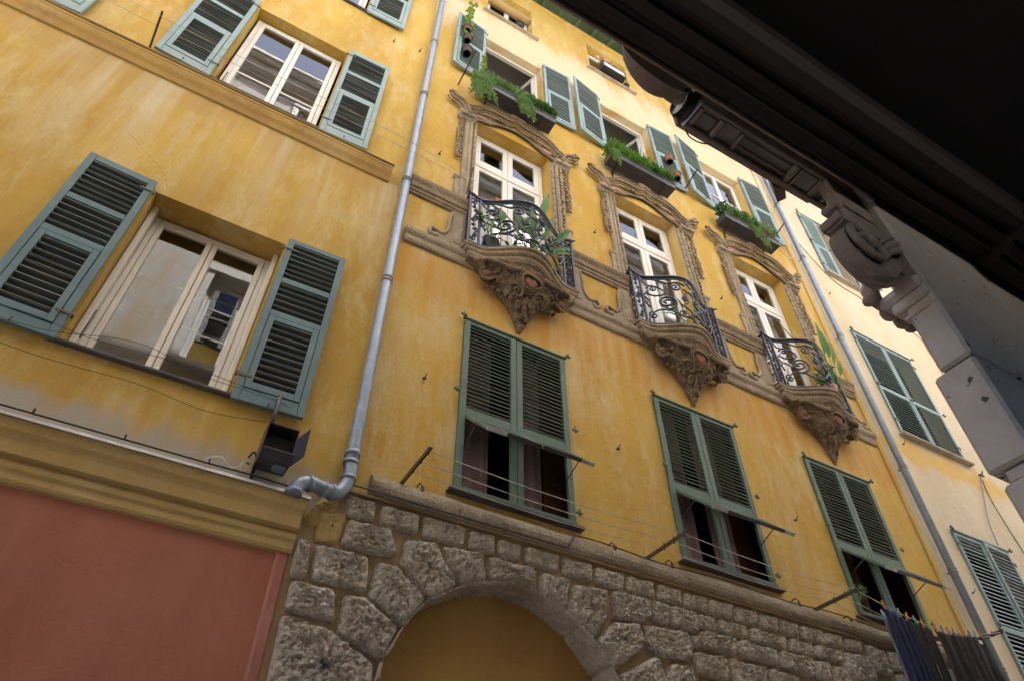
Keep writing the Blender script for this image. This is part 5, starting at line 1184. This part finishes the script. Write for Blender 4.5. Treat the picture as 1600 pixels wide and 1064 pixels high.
# cable loops on the cream house
wire([(11.95, -.03, 8.30), (11.6, -.03, 7.7), (11.3, -.05, 7.2), (11.2, -.05, 6.8)], 'pale blue cord dangling below the upper shutters of the cream house', .010, 'zinc')
wire([(11.95, -.03, 8.30), (11.85, -.03, 7.8), (11.9, -.03, 7.2), (12.0, -.04, 6.5)], 'dark strap dangling down the cream house wall', .009, 'bracket')
m = MB(); m.tube([(11.95, 0, 8.33), (11.95, -.08, 8.33), (11.97, -.09, 8.38)], .012, 5); m.box(11.9, 12.0, -.07, -.05, 8.28, 8.32); tagp(m.build('wall_hook', 'darkwire', None, loc=(11.95, 0, 8.3)), 'iron hook holding the dangling cords on the cream house', 'hook')
wire([(9.6, -.02, 13.6), (9.9, -.02, 13.1), (10.4, -.02, 12.55), (11.2, -.02, 12.42), (12.7, -.02, 12.12), (12.85, -.02, 11.6), (12.95, -.02, 9.5)], 'thin cable looping across the cream house wall', .010, 'beige')
wire([(8.55, -.06, 12.75), (8.66, -.10, 12.45), (8.9, -.10, 12.3), (9.1, -.08, 12.5), (9.0, -.05, 12.75)], 'yellowed cable loop right of the rightmost window box', .008, 'wire')
for j, (x, z, lab) in enumerate(((.55, 12.55, 'left of the downpipe top'), (.98, 12.7, 'close left of the downpipe'), (1.55, 10.0, 'right of the left downpipe'), (4.1, 9.95, 'between the first and second balcony windows'), (6.55, 9.85, 'between the second and third balcony windows'), (1.72, 6.0, 'left of the first green shutters'), (4.0, 6.0, 'between the first and second green shutters'), (6.6, 5.9, 'between the second and third green shutters'), (9.95, 8.25, 'beside the upper shutters of the cream house'), (9.85, 5.75, 'beside the lower shutters of the cream house'), (9.95, 11.9, 'under the top shutters of the cream house'))):
    m = MB(); m.tube([(x, 0, z), (x, -.05, z+.01), (x+.01, -.055, z+.045)], .0055, 5); m.box(x-.018, x+.02, -.028, -.016, z-.007, z+.007)
    tagp(m.build('wall_hook', 'darkwire', None, loc=(x, 0, z)), 'small rusty iron hook in the wall, %s' % lab, 'hook', 'small iron hooks in the walls')

# =================================================================== OPPOSITE HOUSE AND ITS DOORWAY (camera stands inside it)
OB = thing('building', 'shadowed house over the viewer with a marble doorway, timber lintel and carved cornice', 'building', (1.0, -4.1, 0))
CX, CY, CZ = 0.0, -4.7, 1.6
YF = CY+.60         # street face
oops = []
for k in range(-3, 6):
    for (c, d) in ((6.6, 8.0), (9.0, 11.0), (12.6, 14.6), (15.5, 16.9)): oops.append((k*2.7-.6, k*2.7+.6, c, d))
m = MB(); wall(m, -11, 20, 6.2, 17.8, oops, y=YF, sgn=-1, depth=.2); m.build('wall', 'oppwall', OB)
m = MB(); wall(m, -11, -1.7, 0, 6.2, [], y=YF); wall(m, 3.4, 20, 0, 6.2, [], y=YF); wall(m, -1.7, 3.4, 4.22, 6.2, [], y=YF+.01); m.build('ground_floor_wall', 'oppwall', OB)
for (a, b, c, d) in oops: 
    w = casement(OB, a, b, c, d, YF-.16, 'white', 2, (.33, .66)); mm = MB(); mm.box(a-.3, b+.3, YF-.9, YF-.25, c-.1, d+.1); mm.build('dark_interior', 'roomdark', w)
    mm = MB(); mm.box(a-.14, a-.003, YF-.002, YF+.05, c-.05, d+.16, None, .01); mm.box(b+.003, b+.14, YF-.002, YF+.05, c-.05, d+.16, None, .01); mm.box(a-.16, b+.16, YF-.002, YF+.08, d+.003, d+.20, None, .01); mm.box(a-.16, b+.16, YF-.002, YF+.09, c-.12, c-.003, None, .01); mm.build('window_frame', 'offwhite', w)
m = MB(); m.box(-11, 20, YF, YF+.14, 8.2, 8.42, None, .02); m.box(-11, 20, YF, YF+.14, 11.7, 11.9, None, .02); m.box(-11, 20, YF-.3, YF+.38, 17.8, 18.0, None, .02); m.box(-11, 20, YF, YF+.2, 17.5, 17.78, None, .02); m.build('cornice', 'offwhite', OB)
m = MB(); m.box(-11, 20, YF-6, YF-.2, 17.81, 18.1); m.build('roof', 'tile', OB)
# doorway interior: dark hall; unseen back wall cut low to light the pier
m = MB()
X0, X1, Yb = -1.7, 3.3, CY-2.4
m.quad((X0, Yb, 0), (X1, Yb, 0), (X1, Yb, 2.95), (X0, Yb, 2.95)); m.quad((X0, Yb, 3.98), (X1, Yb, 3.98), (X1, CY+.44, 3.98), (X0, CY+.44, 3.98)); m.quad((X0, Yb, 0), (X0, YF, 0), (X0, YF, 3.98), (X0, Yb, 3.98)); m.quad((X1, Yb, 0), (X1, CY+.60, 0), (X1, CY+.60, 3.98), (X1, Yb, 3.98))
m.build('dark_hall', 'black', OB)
def RZ(z): return CZ+z
# timber lintel fixed behind the stone portal, moulded along its length
prof = [(CY+0.344, RZ(2.26)), (CY+0.369, RZ(2.215)), (CY+0.404, RZ(2.20)), (CY+0.419, RZ(2.205)), (CY+0.424, RZ(2.225)), (CY+0.439, RZ(2.23)), (CY+0.449, RZ(2.205)), (CY+0.484, RZ(2.195)), (CY+0.494, RZ(2.21)), (CY+0.509, RZ(2.21)), (CY+0.514, RZ(2.19)), (CY+0.542, RZ(2.185)), (CY+0.549, RZ(2.20)), (CY+0.564, RZ(2.20)), (CY+0.574, RZ(2.215)), (CY+0.580, RZ(2.24)), (CY+0.580, RZ(2.6)), (CY+0.344, RZ(2.6))]
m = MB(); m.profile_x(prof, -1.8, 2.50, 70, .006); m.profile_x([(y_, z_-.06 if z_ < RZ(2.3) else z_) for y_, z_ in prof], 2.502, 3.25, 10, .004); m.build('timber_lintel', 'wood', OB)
m = MB(); m.profile_x([(CY+.582, RZ(2.225)), (CY+.588, RZ(2.215)), (CY+.598, RZ(2.222)), (CY+.602, RZ(2.24)), (CY+.602, RZ(2.6)), (CY+.582, RZ(2.6))], -1.8, 1.925, 60, .004); m.build('stone_lip', 'soffit', OB)
# marble pier: broad spotted back face, narrow reveal turned to the opening
m = MB()
m.box(1.925, 3.4, CY+.60, CY+.705, RZ(1.43), RZ(2.6), None, .010); m.box(1.925, 3.4, CY+.60, CY+.735, RZ(1.07), RZ(1.425), None, .010)
m.box(1.94, 3.4, CY+.612, CY+.70, RZ(1.03), RZ(1.068), None, .004); m.box(1.925, 3.4, CY+.60, CY+.72, 0, RZ(1.028), None, .010)
m.build('marble_pier', 'marble', OB)
m = MB(); m.box(1.912, 2.0, CY+.604, CY+.735, RZ(1.70), RZ(1.745), None, .006); m.box(1.900, 2.0, CY+.604, CY+.765, RZ(1.747), RZ(1.80), None, .016); m.box(1.918, 2.0, CY+.604, CY+.715, RZ(1.66), RZ(1.675), None, .004)
m.build('capital_moulding', 'marble', OB)
# scroll console under the cornice
m = MB()
pc = [(1.925, 1.975), (1.80, 1.975), (1.72, 1.962), (1.665, 1.925), (1.638, 1.865), (1.645, 1.80), (1.675, 1.75), (1.725, 1.725), (1.785, 1.73), (1.835, 1.76), (1.875, 1.80), (1.925, 1.85)]
q = catmull([(a_, 0, b_) for a_, b_ in pc], 5); ring = [(v.x, v.z) for v in q]
cxm, czm = 1.80, 1.80
rings = []
for yy, g in ((.640, .06), (.634, .02), (.638, 0), (.66, -.015), (.69, -.01), (.698, .0), (.702, .05)):
    rings.append([(min(1.93, a_+(cxm-a_)*g), CY+yy, RZ(b_+(czm-b_)*g)) for a_, b_ in ring])
m.loft(rings, True); n_ = len(ring); m.add(rings[-1], [tuple(range(n_))]); m.add(rings[0], [tuple(range(n_))])
vr = [(1.742+(.092-.05*i/40)*math.cos(1.0+i*.2), CY+.632-.010*math.sin(i*.075), RZ(1.862)+(.092-.05*i/40)*math.sin(1.0+i*.2)) for i in range(41)]
m.tube(vr, [.017-.006*i/40 for i in range(41)], 10)
m.ell((1.738, CY+.626, RZ(1.862)), .034, .032, .031, 16, 12)
for dz, r in ((0, .020), (.035, .015), (-.032, .016)):
    m.tube(catmull([(1.77, CY+.625, RZ(1.83+dz)), (1.82, CY+.616, RZ(1.88+dz)), (1.87, CY+.612, RZ(1.925+dz)), (1.925, CY+.62, RZ(1.965+dz))], 6), [r*(.5+.5*i/18) for i in range(19)], 10)
for k in range(3): m.tube(catmull([(1.665+.012*k, CY+.645+.015*k, RZ(1.80-.018*k)), (1.72+.01*k, CY+.65+.015*k, RZ(1.765-.018*k)), (1.80, CY+.65+.012*k, RZ(1.775-.02*k)), (1.86, CY+.64+.01*k, RZ(1.81-.02*k))], 6), [.012]*19, 8)
m.tube(catmull([(1.99, CY+.745, RZ(1.97)), (1.925, CY+.755, RZ(1.90)), (1.90, CY+.76, RZ(1.845)), (1.905, CY+.76, RZ(1.80)), (1.95, CY+.76, RZ(1.78))], 6), [.030-.012*abs(i-12)/12 for i in range(25)], 10)
for (a_, b_, r) in ((1.885, 1.80, .022), (1.965, 1.775, .030), (2.03, 1.77, .030), (2.09, 1.78, .025)): m.ell((a_, CY+.765, RZ(b_)), r, .03, r*1.1, 12, 10, None, .004)
m.build('scroll_console', 'soffit', OB)
m = MB(); m.profile_x([(CY+.63, RZ(1.982)), (CY+.70, RZ(1.98)), (CY+.708, RZ(1.99)), (CY+.718, RZ(1.995)), (CY+.722, RZ(2.01)), (CY+.722, RZ(2.03)), (CY+.63, RZ(2.035))], 1.69, 1.93, 1)
m.box(1.676, 1.689, CY+.635, CY+.716, RZ(1.99), RZ(2.03), None, .004); m.box(1.74, 1.93, CY+.634, CY+.68, RZ(2.036), RZ(2.30), None, .004); m.box(1.70, 1.93, CY+.634, CY+.70, RZ(2.09), RZ(2.12), None, .008); m.build('abacus', 'soffit', OB)
# carved cornice: panelled soffit
YO = .742
m = MB(); m.box(1.135, 1.925, CY+.634, CY+YO, RZ(2.30), RZ(2.55), None, .004); m.box(1.135, 1.925, CY+YO-.020, CY+YO, RZ(2.272), RZ(2.299), None, .005); m.box(1.135, 1.925, CY+.634, CY+.648, RZ(2.28), RZ(2.299), None, .004)
m.box(1.135, 1.925, CY+.664, CY+.668, RZ(2.291), RZ(2.2995)); m.box(1.24, 1.62, CY+.70, CY+.705, RZ(2.288), RZ(2.2995))
for x, w_ in ((1.137, .018), (1.232, .02), (1.335, .012), (1.60, .024), (1.632, .012), (1.73, .022), (1.80, .012), (1.83, .03)): m.box(x, x+w_, CY+.649, CY+YO-.021, RZ(2.274), RZ(2.2985), None, .004)
m.box(1.12, 1.80, CY+YO+.002, CY+YO+.022, RZ(2.318), RZ(2.40), None, .006)
m.box(1.80, 1.925, CY+.634, CY+.70, RZ(2.225), RZ(2.272), None, .008)
m.build('panelled_cornice', 'soffit', OB)
m = MB(); m.box(1.165, 1.225, CY+.668, CY+.712, RZ(2.2915), RZ(2.2995)); m.box(1.65, 1.722, CY+.655, CY+.715, RZ(2.286), RZ(2.2995)); m.box(1.26, 1.33, CY+.652, CY+.70, RZ(2.289), RZ(2.2995)); m.build('soffit_panel', 'soffit_grey', OB)
m = MB(); m.add([(1.60, CY+.766, RZ(2.30)), (1.68, CY+.815, RZ(2.31)), (1.71, CY+.79, RZ(2.33)), (1.68, CY+.766, RZ(2.33)), (1.60, CY+.766, RZ(2.42)), (1.68, CY+.815, RZ(2.42)), (1.71, CY+.79, RZ(2.42)), (1.68, CY+.766, RZ(2.42))], [(0, 1, 2, 3), (4, 7, 6, 5), (0, 4, 5, 1), (1, 5, 6, 2), (2, 6, 7, 3), (3, 7, 4, 0)]); m.build('cornice_return', 'soffit', OB)
# keystone cartouche hanging at the middle of the door
m = MB(); rg = []
for i in range(13):
    t_ = i/12; x = .80+.30*t_; h = math.sin(math.pi*min(1, t_*1.02+.0))**.55; r = []
    for k in range(9):
        a = math.pi*k/8; r.append((x, CY+.634+.075*h*math.sin(a)+.0, RZ(2.34)-.10*h*math.cos(a*.5)**1.0+(.10 if False else 0)+.10*(1-math.cos(a))*.5))
    rg.append(r)
m.loft(rg); m.ell((1.03, CY+.67, RZ(2.29)), .05, .035, .025, 10, 8, None, .01); m.build('keystone', 'soffit', OB)
# coiled cable reel with grey plate
t = thing('cable_coil', 'black ribbed coil with small grey plate at the end of the carved cornice', 'cable', (1.1, CY+.69, RZ(2.33)))
m = MB()
for k in range(7):
    rr = .062-.006*k; m.tube([(1.128-.006*k, CY+.69+rr*math.cos(a), RZ(2.345)+rr*math.sin(a)) for a in [2*math.pi*i/24 for i in range(25)]], .007, 6)
m.lathe([(.05, 0), (.056, .012), (.04, .035), (.01, .042)], (1.085, CY+.69, RZ(2.345)), 20, 'x'); m.build('coil', 'darkwire', t)
m = MB(); m.box(1.066, 1.07, CY+.675, CY+.70, RZ(2.31), RZ(2.365), Matrix.Identity(4), .001); m.build('label_plate', 'zinc', t)
m = MB(); m.box(1.124, 1.132, CY+.634, CY+.74, RZ(2.275), RZ(2.30), None, .002); m.build('mounting_plate', 'zinc', t)
m = MB(); m.tube(catmull([(1.15, CY+.745, RZ(2.31)), (1.18, CY+.762, RZ(2.295)), (1.23, CY+.765, RZ(2.30)), (1.28, CY+.758, RZ(2.32))], 6), .0028, 6); m.build('cable_tail', 'darkwire', t)

# =================================================================== GROUND
m = MB(); m.quad((-150, -150, 0), (150, -150, 0), (150, 150, 0), (-150, 150, 0)); tagp(m.build('ground', 'asphalt'), kind='structure')
for o in bpy.data.objects:
    if o.type == 'MESH' and o.name.split('.')[0] in ('curtain',): pass
